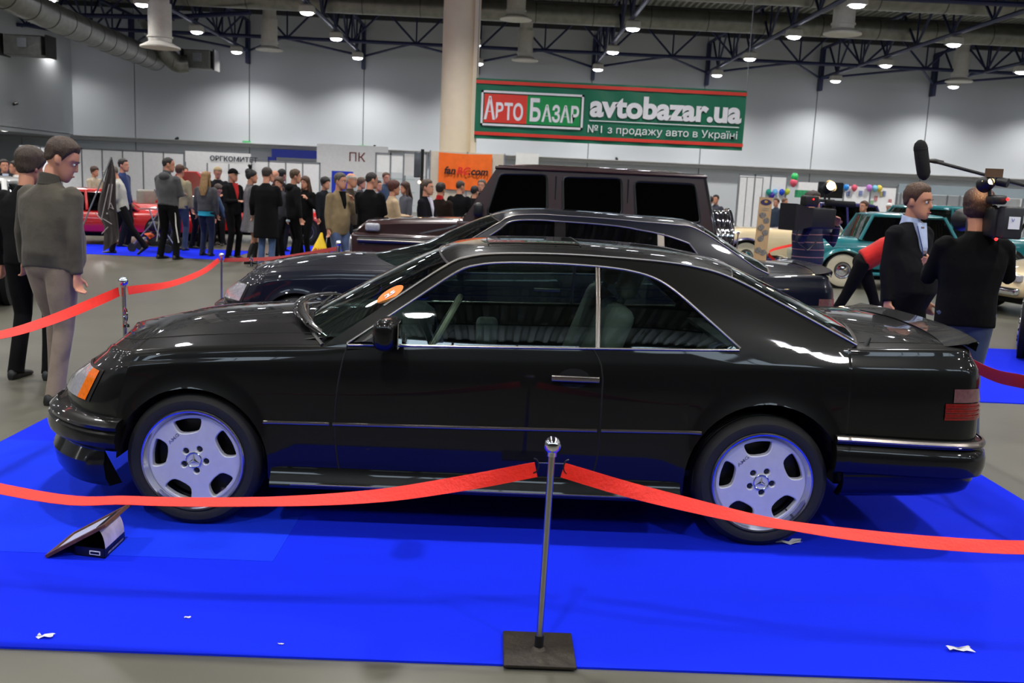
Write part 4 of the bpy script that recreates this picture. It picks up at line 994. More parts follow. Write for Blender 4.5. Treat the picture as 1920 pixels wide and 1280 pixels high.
# ------------------------------------------------------------------ simpler cars in the background
def bgcar(name, label, loc, rz, paint, L=4.3, W=.84, style='modern', paint2=None, glassm=None, roof=None, whitewall=False, hood_open=False, trim=None, lamps=True, cab=(.30, .78), ht=1.35, belt=.86):
    "car along local x, nose at -L/2; parts body, cabin, glass, wheels, lamps, bumpers"
    t = thing(name, label, 'car', loc, rz); glassm = glassm or DGLASS; trim = trim or CHROME; h = L/2
    fw, rw = -h+.82, h-.85; R = .32
    if style == 'vintage':
        P2 = paint2 or paint
        st = [(-h+.15,.25,.40,.86),(-h+.25,.32,.38,.92),(-.45,.5,.34,.96),(-.2,.62,.33,.98),(.2,.68,.33,.98),(h-.9,.68,.35,.97),(h-.35,.6,.42,.88),(h-.05,.42,.5,.70)]
    else:
        st = [(-h,.62,.36,.55),(-h+.06,.74,.30,.64),(-h+.35,.80,.27,.72),(-h+.9,W,.25,.78),(-.2,W,.24,belt-.02),(.8,W,.24,belt),(h-.7,W,.26,belt+.03),(h-.25,.80,.3,belt+.02),(h-.04,.74,.36,.80),(h,.66,.42,.62)]
    def ring(x, w, z0, z1):
        q = []
        for y, z in ((.72, 0), (.97, .10), (1, .4), (.99, .70), (.95, .88), (.86, .965), (.6, 1.0), (.25, 1.02)): q.append((x, -w*y, z0+(z1-z0)*z))
        return q+[(x, -y, z) for x, y, z in q[::-1]]
    xs = [st[0][0]+(st[-1][0]-st[0][0])*k/48 for k in range(49)]
    f1 = [(a, b) for a, b, c, d in st]; f2 = [(a, c) for a, b, c, d in st]; f3 = [(a, d) for a, b, c, d in st]
    rings = []
    for x in xs:
        z0 = spl(x, f2)
        rings.append(ring(x, spl(x, f1), z0, spl(x, f3)))
    mb = MB().loft(rings, cap=True)
    mb.build('body', paint2 if style == 'vintage' and paint2 else paint, t, angle=60)
    if style != 'vintage':
        for xx in (fw, rw):
            for s in (-1, 1):
                M = Matrix.Translation((xx, s*(W+.002), R))@Matrix.Rotation(-s*pi/2, 4, 'X')
                MB().lathe([(.001, .0), (R+.045, 0.0), (R+.045, -.06)], 36, M).build('wheel_arch', MATTE, t)
    for xx in (fw, rw):
        for s in (-1, 1):
            yy = s*((W+.01) if style != 'vintage' else .80)
            if whitewall: wheel(t, (xx, yy, R+.03), R=R+.03, rimR=.15, wd=.16, side=s, style='plain', tyre=RUBBER, face=CHROME)
            else: wheel(t, (xx, yy, R), R=R, rimR=.21, wd=.2, side=s, style='slots')
            if whitewall:
                M = Matrix.Translation((xx, yy+s*.008, R+.03))@Matrix.Rotation(-s*pi/2, 4, 'X')
                MB().lathe([(.165, 0), (.2, .006), (.30, .004), (.31, -.004)], 40, M).build('white_wall', mat('cream_tyre_wall', (.82, .78, .68), .6, vary=.05), t)
            if style == 'vintage':
                a = [(xx+.46*cos(pi*k/14)*(1.15 if cos(pi*k/14) > 0 and xx < 0 else 1), s*.74, R+.06+.42*sin(pi*k/14)-.06) for k in range(15)]
                if xx < 0: a = [(xx+.95, s*.74, .32), (xx+.72, s*.74, .40)]+a
                MB().tube(a, [(.035, .17)]*len(a), 12, up=(0, 0, 1)).build('fender', paint, t)
    x0 = -h+L*cab[0]; x1 = -h+L*cab[1]; zb = (.97 if style == 'vintage' else belt)-.03; wB = .66 if style == 'vintage' else W-.06; wT = wB-.14
    if roof != 'open':
        tx0, tx1 = x0+(.28 if style == 'vintage' else .55), x1-(.25 if style == 'vintage' else .45)
        def cr(f):
            xa, xb, w, z = x0+(tx0-x0)*f, x1+(tx1-x1)*f, wB+(wT-wB)*f, zb+(ht-.05-zb)*f
            pts = []
            for sx, sy in ((0, -1), (1, -1), (1, 1), (0, 1)):
                r = .1; c = (xa+r if sx == 0 else xb-r, sy*(w-r)); a0 = {(0,-1): pi, (1,-1): 1.5*pi, (1,1): 0, (0,1): .5*pi}[(sx, sy)]
                for k in range(5): pts.append((c[0]+r*cos(a0+pi/2*k/4), c[1]+r*sin(a0+pi/2*k/4), z))
            return pts
        MB().loft([cr(f) for f in (0, .25, .5, .75, 1)]).build('glasshouse', glassm, t, angle=60)
        MB().loft([[(x*.94+.06*(x0+x1)/2, y*.94, z-.02) for x, y, z in cr(f)] for f in (0, 1)]).build('glass_lining', MATTE, t)
        top = cr(1); c = Vector((sum(p[0] for p in top)/20, 0, 0)); rr = [cr(.93), cr(1.0)]
        for q, dz in ((.93, .03), (.7, .05), (.3, .058), (.01, .06)): rr.append([(c.x+(x-c.x)*q, y*q, z+dz) for x, y, z in top])
        MB().loft(rr, cap=True).build('roof_panel', roof or paint, t)
        for i in (2, 7, 12, 17):
            MB().tube([cr(f)[i] for f in (0, .5, 1)], .035, 8).build('pillar', roof or paint, t)
        for s in (0, 1):
            A, B = cr(0), cr(1); xm = (A[2][0]+A[7][0])/2+.05
            yb, yt = (A[4][1], B[4][1]) if s == 0 else (A[14][1], B[14][1])
            MB().tube([(xm, yb*1.01, zb), (xm+.03, yt*1.01, ht-.05)], .03, 8).build('pillar', roof or paint, t)
    else:
        MB().add([(x0, -wB, zb), (x0, wB, zb), (x0+.28, wB-.1, zb+.38), (x0+.28, -wB+.1, zb+.38)], [(0, 1, 2, 3)]).build('windscreen', GLASS, t, smooth=False)
        MB().tube([(x0, -wB, zb), (x0+.28, -wB+.1, zb+.38), (x0+.28, wB-.1, zb+.38), (x0, wB, zb)], .018, 8).build('screen_frame', trim, t)
        for y in (-.33, .33): MB().rbox((x0+.75, y-.25, .5), (x0+1.0, y+.25, 1.12), .06).build('seat', LEATHER, t)
    if hood_open:
        M = Matrix.Translation((-.55, 0, .80))@Matrix.Rotation(radians(48), 4, 'Y')
        MB().rbox((-1.15, -.66, -.02), (0, .66, .02), .015, M=M).build('open_hood', paint, t)
        MB().rbox((-h+.25, -.6, .55), (-.6, .6, .80), .05).build('engine', mat('engine_metal', (.4, .4, .42), .4, .7, vary=.4, vscale=12), t)
        MB().lathe([(.001, .82), (.16, .82), (.16, .88), (.001, .89)], 20, Matrix.Translation((-h+.9, 0, 0))).build('air_filter', CLEARL, t)
    for s in (-1, 1):
        if style == 'vintage':
            MB().ball((-h+.3, s*.45, .84), (.12, .11, .11), 16, 10).build('headlamp', trim, t)
        else:
            MB().rbox((-h-.01, s*.55-.17, .55), (-h+.1, s*.55+.17, .66), .02).build('headlamp', CLEARL, t)
            MB().rbox((h-.06, s*.6-.13, .62), (h+.012, s*.6+.13, .76), .02).build('tail_lamp', REDL, t)
    zbm = .45 if style == 'vintage' else .40
    MB().rbox((-h-.09, -.74, zbm-.06), (-h+.06, .74, zbm+.06), .04).build('front_bumper', trim, t); MB().rbox((h-.1, -.74, zbm-.06), (h+.09, .74, zbm+.06), .04).build('rear_bumper', trim, t)
    if style == 'vintage':
        for s in (-1, 1): MB().rbox((fw+.45, s*.75-.14, .28), (rw-.3, s*.75+.14, .34), .02).build('running_board', paint, t)
        MB().rbox((-h+.08, -.24, .42), (-h+.2, .24, .95), .03).build('grille', trim, t)
    MB().box((-h+.3, -.55, .18), (h-.3, .55, .34)).build('underbody', MATTE, t, smooth=False)
    return t
def paint(n, c): return mat(n, c, .3, 0, 1, vary=.05, vscale=3)
RED = paint('red_car_paint', (.72, .07, .07)); WHITEP = paint('white_car_paint', (.85, .85, .84)); TEAL = paint('teal_car_paint', (.05, .42, .45)); PURP = paint('purple_car_paint', (.13, .10, .36)); CREAMP = paint('cream_car_paint', (.86, .78, .62)); DKBLUE = paint('dark_classic_paint', (.05, .07, .08))
bgcar('white_saloon', 'white car rear with red tail lamp at the left edge behind the two men', (-5.5, 8.15, 0), radians(-78), WHITEP, L=4.4, ht=1.5, belt=.98)
bgcar('sports_car', 'red sports car behind the dark flag on the left', (at(178, 430, 1, 16.6).x, 16.9, 0), radians(200), RED, L=4.2, ht=1.2, belt=.78)
bgcar('sports_car', 'red car with raised front lid and open engine bay behind the grey hooded man', (at(292, 430, 1, 21.6).x, 21.6, 0), radians(160), RED, L=4.2, ht=1.2, belt=.78, hood_open=True, roof='open')
bgcar('sports_car', 'red car with tall open lid behind the blonde woman', (at(478, 430, 1, 19.4).x, 19.4, 0), radians(10), RED, L=4.2, ht=1.2, belt=.78, hood_open=True)
bgcar('classic_car', 'dark classic car with chrome windscreen frame behind the maroon bonnet', (at(960, 400, 1, 9.7).x, 9.7, 0), 0, DKBLUE, L=4.7, glassm=GLASS, ht=1.42, cab=(.27, .75))
bgcar('vintage_car', 'purple and cream vintage open car with white wall tyres behind the beige display board', (at(1495, 430, 1, 17.2).x, 17.2, 0), radians(180), PURP, L=4.4, style='vintage', paint2=CREAMP, roof='open', whitewall=True)
bgcar('vintage_car', 'teal vintage coupe with cream wheel rings behind the striped cameraman', (at(1692, 450, 1, 14.3).x, 14.3, 0), radians(176), TEAL, L=4.4, style='vintage', paint2=TEAL, whitewall=True, ht=1.48, glassm=DGLASS, cab=(.30, .74))
bgcar('teal_saloon', 'teal saloon with long roof behind the suited man', (at(1745, 430, 1, 18.9).x, 18.9, 0), radians(0), TEAL, L=5.0, ht=1.66, belt=.95, glassm=GLASS, cab=(.24, .80))
bgcar('cream_saloon', 'cream classic car at the right edge beyond the red car', (at(1990, 470, 1, 8.2).x+2.6, 11.2, 0), radians(12), CREAMP, L=4.6, ht=1.45, belt=.98, glassm=GLASS)
bgcar('red_hatchback', 'red car with black bumper at the right edge of the hall', (8.8, 6.9, 0.008), radians(60), RED, L=4.2, ht=1.35, trim=BLACKPL)
bgcar('purple_vintage_saloon', 'dark purple vintage car roof gleaming behind the teal coupe', (at(1590, 420, 1, 21).x, 21.2, 0), radians(185), PURP, L=4.4, style='vintage', whitewall=True, ht=1.62)
# ================================================================== PEOPLE
HEADP = [(.000,.022,-.078,-.045),(.018,.042,-.090,-.012),(.045,.056,-.092,.030),(.075,.064,-.091,.066),(.105,.071,-.087,.086),(.135,.075,-.090,.094),(.160,.0755,-.089,.096),(.185,.071,-.080,.090),(.208,.057,-.060,.074),(.225,.036,-.034,.048),(.235,.010,-.006,.018)]
def headrings(n=28, off=0.0, rows=None):
    R = []
    zs = rows or [.235*i/22 for i in range(23)]
    for z in zs:
        w = spl(z, [(a, b) for a, b, c, d in HEADP]); f = spl(z, [(a, c) for a, b, c, d in HEADP]); b = spl(z, [(a, d) for a, b, c, d in HEADP])
        c = (f+b)/2; r = (b-f)/2; ring = []
        for k in range(n):
            a = 2*pi*k/n; ca, sa = cos(a), sin(a); ring.append(Vector(((w+off)*ca, c+(r+off)*sa, z)))
        R.append(ring)
    return R
SHOEM = mat('black_shoe', (.06, .055, .05), .45, vary=.1)
def person(label, u=None, Y=None, h=1.75, rz=0, top='333333', bottom='222228', hair=('short', '3a2a1e'), arms=None, feet=None, lean=0, head=(0, 0), hem=.86, bulk=1.0, skirt=None, shoes=None, fine=False, XY=None, tuck=False, extra=None, legs=True, face=False, collar=None, skin=None, sleeve=None, group=None, hs=1.05, topmat=None, botmat=None):
    h -= .235*(hs-1); bulk = bulk*1.07; s = h/1.75; X = XY[0] if XY else at(u, 345, 1, Y).x; Yw = XY[1] if XY else Y
    t = thing('person', label, 'person', (X, Yw, 0), radians(rz), group)
    skin = skin or SKIN; vx = .0075 if fine else .0125; vc = .012 if fine else .018
    arms = arms or (((-.18, .0, -1), (-.05, -.25, -1)), ((.18, 0, -1), (.05, -.25, -1)))
    feet = feet or ((-.10, .02, 8), (.10, -.02, -8))
    LM = Matrix.Translation((0, 0, .95*s))@Matrix.Rotation(radians(lean), 4, 'X')@Matrix.Translation((0, 0, -.95*s))   # bend at the hips (positive: forwards)
    S = lambda x, y, z: LM@(Vector((x, y, z))*s)
    bk = bulk
    body = MB(); coat = MB(); trs = MB()
    # head
    neck = S(0, .012, 1.47); HM = Matrix.Translation(S(0, -.018, 1.515))@Matrix.Rotation(radians(head[0]), 4, 'Z')@Matrix.Rotation(radians(head[1]), 4, 'X')@Matrix.Scale(s*hs, 4)
    if lean: HM = Matrix.Translation(S(0, -.018, 1.515))@Matrix.Rotation(radians(head[0]), 4, 'Z')@Matrix.Rotation(radians(lean*.6+head[1]), 4, 'X')@Matrix.Scale(s*hs, 4)
    R = headrings()
    for ring in R:
        for p in ring:       # eye sockets, cheek and brow shaping
            for ex in (-.032, .032):
                d = sqrt((p.x-ex)**2+(p.z-.120)**2)
                if p.y < -.03 and d < .026: p.y += .009*(1-d/.026)
            if p.y < -.05 and .138 < p.z < .152: p.y -= .004
    body.loft([[HM@p for p in r] for r in R], cap=True)
    body.ball(HM@Vector((0, -.098, .092)), (.013*s, .014*s, .014*s), 10, 8); body.tube([HM@Vector((0, -.088, .128)), HM@Vector((0, -.098, .096))], [.008*s, .013*s], 8)
    body.ball(HM@Vector((0, -.087, .048)), (.024*s, .010*s, .010*s), 10, 6)
    for e in (-1, 1): body.ball(HM@Vector((e*.073, .012, .107)), (.010*s, .018*s, .031*s), 10, 8, M=Matrix.Rotation(e*.35, 3, 'Z'))
    body.tube([S(0, .02, 1.38), neck, HM@Vector((0, .018, .06))], [.066*s, .056*s, .054*s], 14)
    body.tube([S(0, 0, .92), S(0, 0, 1.10), S(0, 0, 1.30), S(0, .01, 1.42)], [(.07*s, .13*s*bk), (.07*s, .12*s*bk), (.075*s, .14*s*bk), (.05*s, .09*s)], 14, up=(0, 1, 0))
    # torso of the garment
    hz = hem; st = [(hz, .172 if hz > .75 else .19, .122), (max(hz+.05, .98), .168, .122), (1.10, .165, .120), (1.27, .187, .128), (1.37, .187, .110), (1.435, .130, .085), (1.475, .075, .070), (1.50, .066, .066)]
    if skirt: st[0] = (hz, .25, .2)
    st = [q for i, q in enumerate(st) if i == 0 or q[0] > st[0][0]+.04]
    belly = .02*max(0, bk-1)*10
    coat.tube([S(0, (.012 if z > 1.2 else .0)-(belly*.5 if .95 < z < 1.25 else 0), z) for z, a, b in st], [((b+(belly if .9 < z < 1.2 else 0))*s, a*s*(bk if z < 1.42 else 1)) for z, a, b in st], 24, up=(0, 1, 0))
    hips = []
    for e, (d1, d2) in zip((-1, 1), arms):
        sh = S(e*.178*min(bk, 1.1), .005, 1.405); d1 = Vector(d1).normalized(); d2 = Vector(d2).normalized()
        el = sh+d1*.285*s; wr = el+d2*.245*s
        coat.ball(S(e*.165*min(bk, 1.1), .005, 1.395), .068*s, 12, 8)
        body.tube([sh, el, wr], [.045*s, .036*s, .027*s], 10)
        coat_end = wr if sleeve is None else (el.lerp(wr, sleeve-1) if sleeve > 1 else sh.lerp(el, sleeve))
        if sleeve is None or sleeve > 1: coat.tube([sh, sh.lerp(el, .5), el, el.lerp(coat_end, .55), coat_end], [.066*s, .058*s, .052*s, .047*s, .040*s], 12)
        else: coat.tube([sh, coat_end], [.066*s, .058*s], 12)
        # hand: palm, four fingers, thumb
        d = d2; side_ = Vector((0, -1, 0)) if abs(d.y) < .9 else Vector((0, 0, 1)); side_ = (side_-d*side_.dot(d)).normalized(); nrm = d.cross(side_)*e
        pal = wr+d*.085*s
        body.tube([wr-d*.01*s, wr+d*.03*s, pal], [(.020*s, .026*s), (.016*s, .038*s), (.013*s, .040*s)], 10, up=nrm)
        for q, L in enumerate((.066, .078, .072, .056)):
            b = pal+side_*(.030-.020*q)*s-d*.006*s; c1 = b+(d*.8-nrm*.45).normalized()*L*.5*s; c2 = c1+(d*.35-nrm*.9).normalized()*L*.5*s
            body.tube([b-d*.01*s, c1, c2], [.0095*s, .009*s, .0075*s], 8)
        tb = wr+d*.028*s+side_*.030*s; t1 = tb+(d*.65+side_*.6-nrm*.25).normalized()*.042*s; body.tube([tb-side_*.012*s, t1, t1+(d*.85-nrm*.3+side_*.1).normalized()*.034*s], [.0125*s, .0105*s, .008*s], 8)
    # legs
    if legs:
        sh_parts = []
        for e, (fx, fy, toe) in zip((-1, 1), feet):
            hp = Vector((e*.088*s, .0, .93*s)); lift = 0
            if isinstance(toe, tuple): toe, lift = toe
            an = Vector((fx*s, fy*s, (.085+lift)*s)); tr_ = radians(toe); fd = Vector((sin(tr_), -cos(tr_), 0))
            L1, L2 = .435*s, .425*s; dv = an-hp; D = min(dv.length, (L1+L2)*.999); k = (L1*L1-L2*L2+D*D)/(2*D); hh = sqrt(max(0, L1*L1-k*k)); fwd = Vector((0, -1, 0)); fwd = (fwd-dv.normalized()*fwd.dot(dv.normalized())).normalized()
            kn = hp+dv.normalized()*k+fwd*hh
            body.tube([hp, kn, an+Vector((0, 0, -.04*s))], [.07*s, .045*s, .03*s], 12)
            if not skirt: trs.tube([hp+Vector((0, 0, .02*s)), hp.lerp(kn, .5), kn, kn.lerp(an, .5), an+Vector((0, 0, .0)), an+Vector((0, .008*s, -.045*s))], [(.100*s, .095*s*bk), .082*s*(1+(bk-1)*.5), .066*s, .060*s, .060*s, .064*s], 16, up=(0, 1, 0))
            # shoe
            g = Vector((an.x, an.y, an.z-.085*s)); sm = MB(); rings = []
            pit = radians(38) if lift > .05 else 0
            for q, wdt, ht in ((-.085, .022, .05), (-.07, .034, .075), (-.02, .038, .085), (.05, .042, .066), (.11, .046, .05), (.16, .042, .038), (.185, .026, .026)):
                rings.append([g+Matrix.Rotation(tr_, 3, 'Z')@(Matrix.Rotation(pit, 3, 'X')@Vector((wdt*s*cos(a), -q*s, (ht*s*.5*(1+sin(a)) if sin(a) > -.5 else 0)))) for a in [2*pi*k_/14 for k_ in range(14)]])
            sm.loft(rings, cap=True); sh_parts.append(sm)
            if skirt == 'boots':
                bt = MB().tube([kn-Vector((0, 0, .10*s)), kn.lerp(an, .6), an, an-Vector((0, 0, .04*s))], [.056*s, .05*s, .04*s, .042*s], 14); bt.build('boot_shaft', SHOEM, t)
        if not skirt:
            trs.ball((0, .005*s, .93*s), (.155*s*bk, .108*s, .115*s), 20, 12)
        for sm in sh_parts: sm.build('shoe', shoes or SHOEM, t)
    def soft(mb, name, m, v, it):
        o = mb.build(name, m, t, fixn=True); r = o.modifiers.new('skin', 'REMESH'); r.mode = 'VOXEL'; r.voxel_size = v; r.use_smooth_shade = True
        q = o.modifiers.new('soft', 'SMOOTH'); q.iterations = it; q.factor = .5
        return o
    soft(body, 'body', skin, vx, 2 if fine else 1)
    tc = top if isinstance(top, str) else top
    soft(coat, 'top_garment', topmat or cloth(tc), vc, 4)
    if legs and not skirt: soft(trs, 'trousers', botmat or cloth(bottom), vc, 4)
    # hair
    st_, hc = hair
    if st_ != 'bald':
        hm = hairmat(hc) if st_ != 'cap' else cloth(hc); R = headrings(44, rows=[.235*i/40 for i in range(41)])
        mb = MB(); rr = []
        for ring in R:
            q = []
            for p in ring:
                back = max(0, (p.y+.09)/.18)                      # 0 at brow, 1 at back of head
                if st_ in ('short', 'buzz'):
                    line = interp(back, [(.0, .192), (.22, .190), (.34, .150), (.40, .112), (.47, .112), (.50, .136), (.66, .136), (.72, .10), (1.0, .058)]) if abs(p.x) > .03 or back > .3 else .192
                    if st_ == 'buzz': line += .008
                else:
                    line = {'long': .180-.20*back**.9, 'bob': .178-.15*back**.8, 'cap': .158-.03*back, 'balding': .150 if back < .55 else .16-.12*(back-.3)}.get(st_, .17-.12*back)
                up = p.z-line; o_ = {'buzz': .006, 'short': .015, 'long': .018, 'bob': .022, 'cap': .012, 'balding': .007}.get(st_, .012)
                if st_ in ('short', 'bob', 'long'): o_ *= .55+.75*max(0, min(1, (p.z-.13)/.08))
                if st_ == 'balding' and p.z > .19: o_ = -.006
                k = max(-1, min(1, up/.018)); off = o_*max(0, k)+(-.014)*max(0, -k)
                cdir = Vector((p.x, p.y-.004, (p.z-.12)*.9)).normalized()
                wob = .0032*sin(p.x*190+p.z*90)*sin(p.y*170+p.z*40)+.002*sin(p.x*420)*sin(p.y*390) if st_ != 'cap' else 0
                q.append(HM@(p+cdir*(off+(wob if k > 0 else 0))))
            rr.append(q)
        mb.loft(rr, cap=True)
        if st_ == 'long':
            mb.tube([HM@Vector((0, .06, .16)), HM@Vector((0, .085, .06)), S(0, .125, 1.42), S(0, .14, 1.28)], [(.05*s, .075*s), (.045*s, .085*s), (.035*s, .095*s), (.015*s, .06*s)], 16, up=(0, 1, 0))
            for e in (-1, 1): mb.tube([HM@Vector((e*.07, .03, .12)), HM@Vector((e*.08, .02, .0)), S(e*.09, .02, 1.36)], [.025*s, .03*s, .018*s], 10)
        if st_ == 'cap':
            mb.loft([[HM@Vector((.062*cos(a)*q, -.075-.075*q*abs(sin(a)), .160-.012*q*abs(sin(a))+dz)) for a in [pi+pi*k/12 for k in range(13)]] for q, dz in ((.2, .006), (1, .004), (1, -.002), (.2, 0))], closed=False)
        if st_ == 'feather':
            rn = random.Random(3)
            for k in range(16):
                a = rn.uniform(-.9, .9); b = rn.uniform(-.3, .8); p0 = HM@Vector((0, .02, .22)); p1 = p0+Vector((sin(a)*.11, b*.07, .09+rn.random()*.05)); mb.tube([p0, p0.lerp(p1, .6)+Vector((0, 0, .02)), p1+Vector((sin(a)*.04, 0, -.01))], [.014, .011, .002], 6)
            mb.ball(HM@Vector((0, .05, .20)), .07*s, 12, 8)
        mb.build('cap' if st_ == 'cap' else 'hair', hm, t, angle=80)
    if face:
        for e in (-1, 1):
            o = MB().ball(HM@Vector((e*.032, -.0765, .120)), .0098*s, 12, 8).build('eye', EYEW, t)
            MB().ball(HM@Vector((e*.032, -.0845, .120)), (.0052*s,)*3, 10, 6).build('iris', IRIS, o)
            MB().tube([HM@Vector((e*.015, -.0945, .140)), HM@Vector((e*.034, -.092, .145)), HM@Vector((e*.052, -.080, .141))], [.003*s, .004*s, .002*s], 6).build('eyebrow', hairmat(hair[1]), t)
        MB().tube([HM@Vector((-.024, -.0915, .050)), HM@Vector((-.01, -.0985, .0525)), HM@Vector((0, -.0992, .051)), HM@Vector((.01, -.0985, .0525)), HM@Vector((.024, -.0915, .050))], [(.002*s, .003*s), (.006*s, .005*s), (.0055*s, .005*s), (.006*s, .005*s), (.002*s, .003*s)], 8).build('lips', LIP, t)
    if collar:
        mb = MB(); R1 = []
        for z, a, b in ((1.452, .082, .078), (1.49, .070, .070), (1.525, .066, .070), (1.53, .062, .066)): R1.append([S(a*cos(q), .012+b*sin(q), z+ .015*sin(q)) for q in [2*pi*k/24 for k in range(24)]])
        mb.loft(R1).build('collar', cloth(collar), t)
    if extra:
        for kind, col in extra:
            if kind == 'shirt':       # shirt front seen between lapels
                pts = [(-.06, 1.485), (.06, 1.485), (.035, 1.30), (.0, 1.14), (-.035, 1.30)]
                c0 = [S(x, -(.135 if z < 1.4 else .085 if z > 1.45 else .115), z) for x, z in pts]; c1 = [S(x*.7, -.03, z) for x, z in pts]
                MB().loft([c1, c0], cap=True).build('shirt', cloth(col), t, smooth=False)
            if kind == 'tie':
                MB().loft([[S(x*w, -.142+(1.30-z)*0-(0 if z < 1.4 else -.045), z) for x in (-1, 1)]+[S(x*w, -.132-(0 if z < 1.4 else -.045), z) for x in (1, -1)] for w, z in ((.02, 1.455), (.016, 1.42), (.026, 1.25), (.030, 1.17), (.004, 1.13))], cap=True).build('tie', mat('striped_tie', (.42, .36, .40), .6, vary=.5, vscale=60), t, smooth=False)
            if kind == 'badge':
                MB().rbox(S(-.045, -.152, 1.02), S(.045, -.140, 1.14), .004).build('name_badge', WHITE, t); MB().tube([S(-.06, -.09, 1.46), S(-.05, -.145, 1.3), S(0, -.148, 1.14)], .004, 6).build('lanyard', cloth('2a3a78'), t)
            if kind == 'stripe':      # side stripes on track trousers
                for e, (fx, fy, toe) in zip((-1, 1), feet): MB().tube([Vector((e*.172, .02, .92))*s, Vector((e*.165+fx*.1, .02, .6))*s, Vector((fx+e*.066, fy+.01, .30))*s], [(.018, .006)]*3, 6, up=(0, 1, 0)).build('side_stripe', cloth('d8d4cc'), t)
            if kind == 'hemband':
                MB().tube([S(0, 0, hem-.075), S(0, 0, hem+.02)], [(.118*s, .17*s*bk)]*2, 24, up=(0, 1, 0)).build('hem', cloth(col), t)
            if kind == 'hood':
                MB().ball(S(0, .085, 1.44), (.11*s, .07*s, .075*s), 16, 10).build('hood', cloth(col), t)
            if kind == 'bag':
                MB().rbox(S(.14, -.13, .86), S(.36, .0, 1.05), .02).build('shoulder_bag', mat('bag_sparkle', (.30, .27, .2), .3, .4, vary=.5, vscale=90), t); MB().tube([S(-.12, -.06, 1.44), S(.0, .135, 1.3), S(.2, .08, 1.05)], .008, 6).build('bag_strap', cloth('3a3328'), t)
            if kind == 'sequins':
                pass
    return t
A_DOWN = (((-.15, .02, -1), (-.04, -.2, -1)), ((.15, .02, -1), (.04, -.2, -1)))
A_FRONT = (((-.15, -.25, -1), (.45, -.75, .05)), ((.15, -.25, -1), (-.45, -.75, .05)))       # hands together in front
A_FOLD = (((-.2, -.3, -1), (.75, -.6, .15)), ((.2, -.3, -1), (-.75, -.6, .2)))
A_CAM = (((-.25, -.55, -.75), (.1, -.6, .85)), ((.25, -.5, -.8), (-.1, -.6, .85)))
# ---- the two men at the left, close to the coupe
person('man in olive grey sweater and taupe trousers walking past the black coupe nose, looking down', XY=(-1.78, 2.42), h=1.87, rz=160, top='4c473e', bottom='7b6d60', hair=('short', '3d2c20'), fine=True, face=True, bulk=1.22, hem=.88,
       arms=(((-.10, .12, -1), (-.05, .0, -1)), ((.34, -.1, -1), (.32, -.35, -1))), feet=((-.12, .12, 0), (.08, -.10, 8)), lean=3, head=(-52, 22), hs=1.13, collar='3b3831')
person('man in black with dark brown hair, half hidden behind the man in the olive sweater', XY=(-2.24, 3.05), h=1.79, rz=175, top='1d1d1f', bottom='161618', hair=('bob', '3b2d22'), fine=True, hem=.88, feet=((-.13, .0, 5), (.12, .04, 0)), head=(-20, 10), hs=1.1, bulk=1.1, arms=A_DOWN)
# ---- crowd on the left
P = person
P('man in dark suit with a white badge at the far left edge', u=9, Y=15, h=1.72, rz=40, top='1c1c22', hair=('short', '2a2019'), extra=[('shirt', 'b8c4d8'), ('badge', '')], arms=A_DOWN)
P('man in pale jacket facing left behind the white car', u=31, Y=14.6, h=1.70, rz=-60, top='bdbab2', hair=('short', '231d19'), arms=A_FRONT)
P('woman in beige coat with folded arms by the left partition', u=177, Y=19.5, h=1.66, rz=70, top='a79a86', hem=.6, hair=('bob', '3f2c20'), arms=A_FOLD)
P('grey haired man in pale grey jacket striding left past the dark flag', u=228, Y=14.2, h=1.72, rz=-75, top='b3b1a8', bottom='1d1c20', hair=('buzz', '5a5148'), lean=10, head=(0, 12), feet=((-.09, -.22, 0), (.09, .42, (0, .10))), arms=(((-.1, .1, -1), (0, -.5, -1)), ((.1, -.05, -1), (-.1, -.6, -.8))))
P('man in blue jacket behind the grey haired striding man', u=231, Y=16, h=1.85, rz=85, top='26355f', hair=('short', '1f1a18'), arms=A_DOWN)
P('tall man in grey hooded top and black track trousers with white stripe', u=314, Y=13.6, h=1.90, rz=160, top='4a4a4b', bottom='121214', hair=('buzz', '1c1715'), head=(-45, 5), hem=.92, bulk=1.08, arms=A_FRONT, extra=[('hood', '454546'), ('stripe', '')], feet=((-.16, .0, 5), (.15, .03, -5)), collar='454546')
P('person in khaki jacket and jeans behind the grey hooded man', u=337, Y=15.6, h=1.78, rz=170, top='8a8168', bottom='2c3850', hair=('short', '4a2f1e'), arms=A_DOWN)
P('man facing the camera above the open red lid', u=347, Y=24, h=1.76, rz=25, top='3a3a35', hair=('short', '3a2d22'), face=True)
P('man in blue denim jacket bending over the red car', u=366, Y=16.4, h=1.75, rz=70, lean=62, top='41536a', bottom='1b1e28', hair=('short', '3c2c22'), arms=(((-.1, -.5, -1), (0, -.5, -1)), ((.1, -.5, -1), (0, -.5, -1))))
P('woman with long blonde hair in dark grey sweater over turquoise hem', u=386, Y=14.6, h=1.66, rz=170, top='46464a', bottom='20263a', hair=('long', '8a6a42'), hem=.93, arms=A_DOWN, extra=[('hemband', '2a9bb5')])
P('blond man looking down in jacket with pale fleece collar', u=408, Y=17.5, h=1.79, rz=20, top='2b2b30', hair=('short', 'a08a62'), head=(0, 25), collar='cdbfa0', face=True, arms=A_FRONT)
P('fair haired child beside the blonde woman', u=416, Y=17.8, h=1.45, rz=-40, top='5a5560', hair=('short', '9a7a50'), head=(0, 15))
P('man in black cap and black jacket over red shirt facing right', u=436, Y=14.3, h=1.75, rz=60, top='17171a', bottom='121215', hair=('cap', '111114'), arms=A_FRONT, face=True, extra=[('shirt', 'b02020')])
SEQ = mat('silver_sequins', (.42, .41, .42), .28, .75, vary=.6, vscale=120, bump=.8, bscale=160)
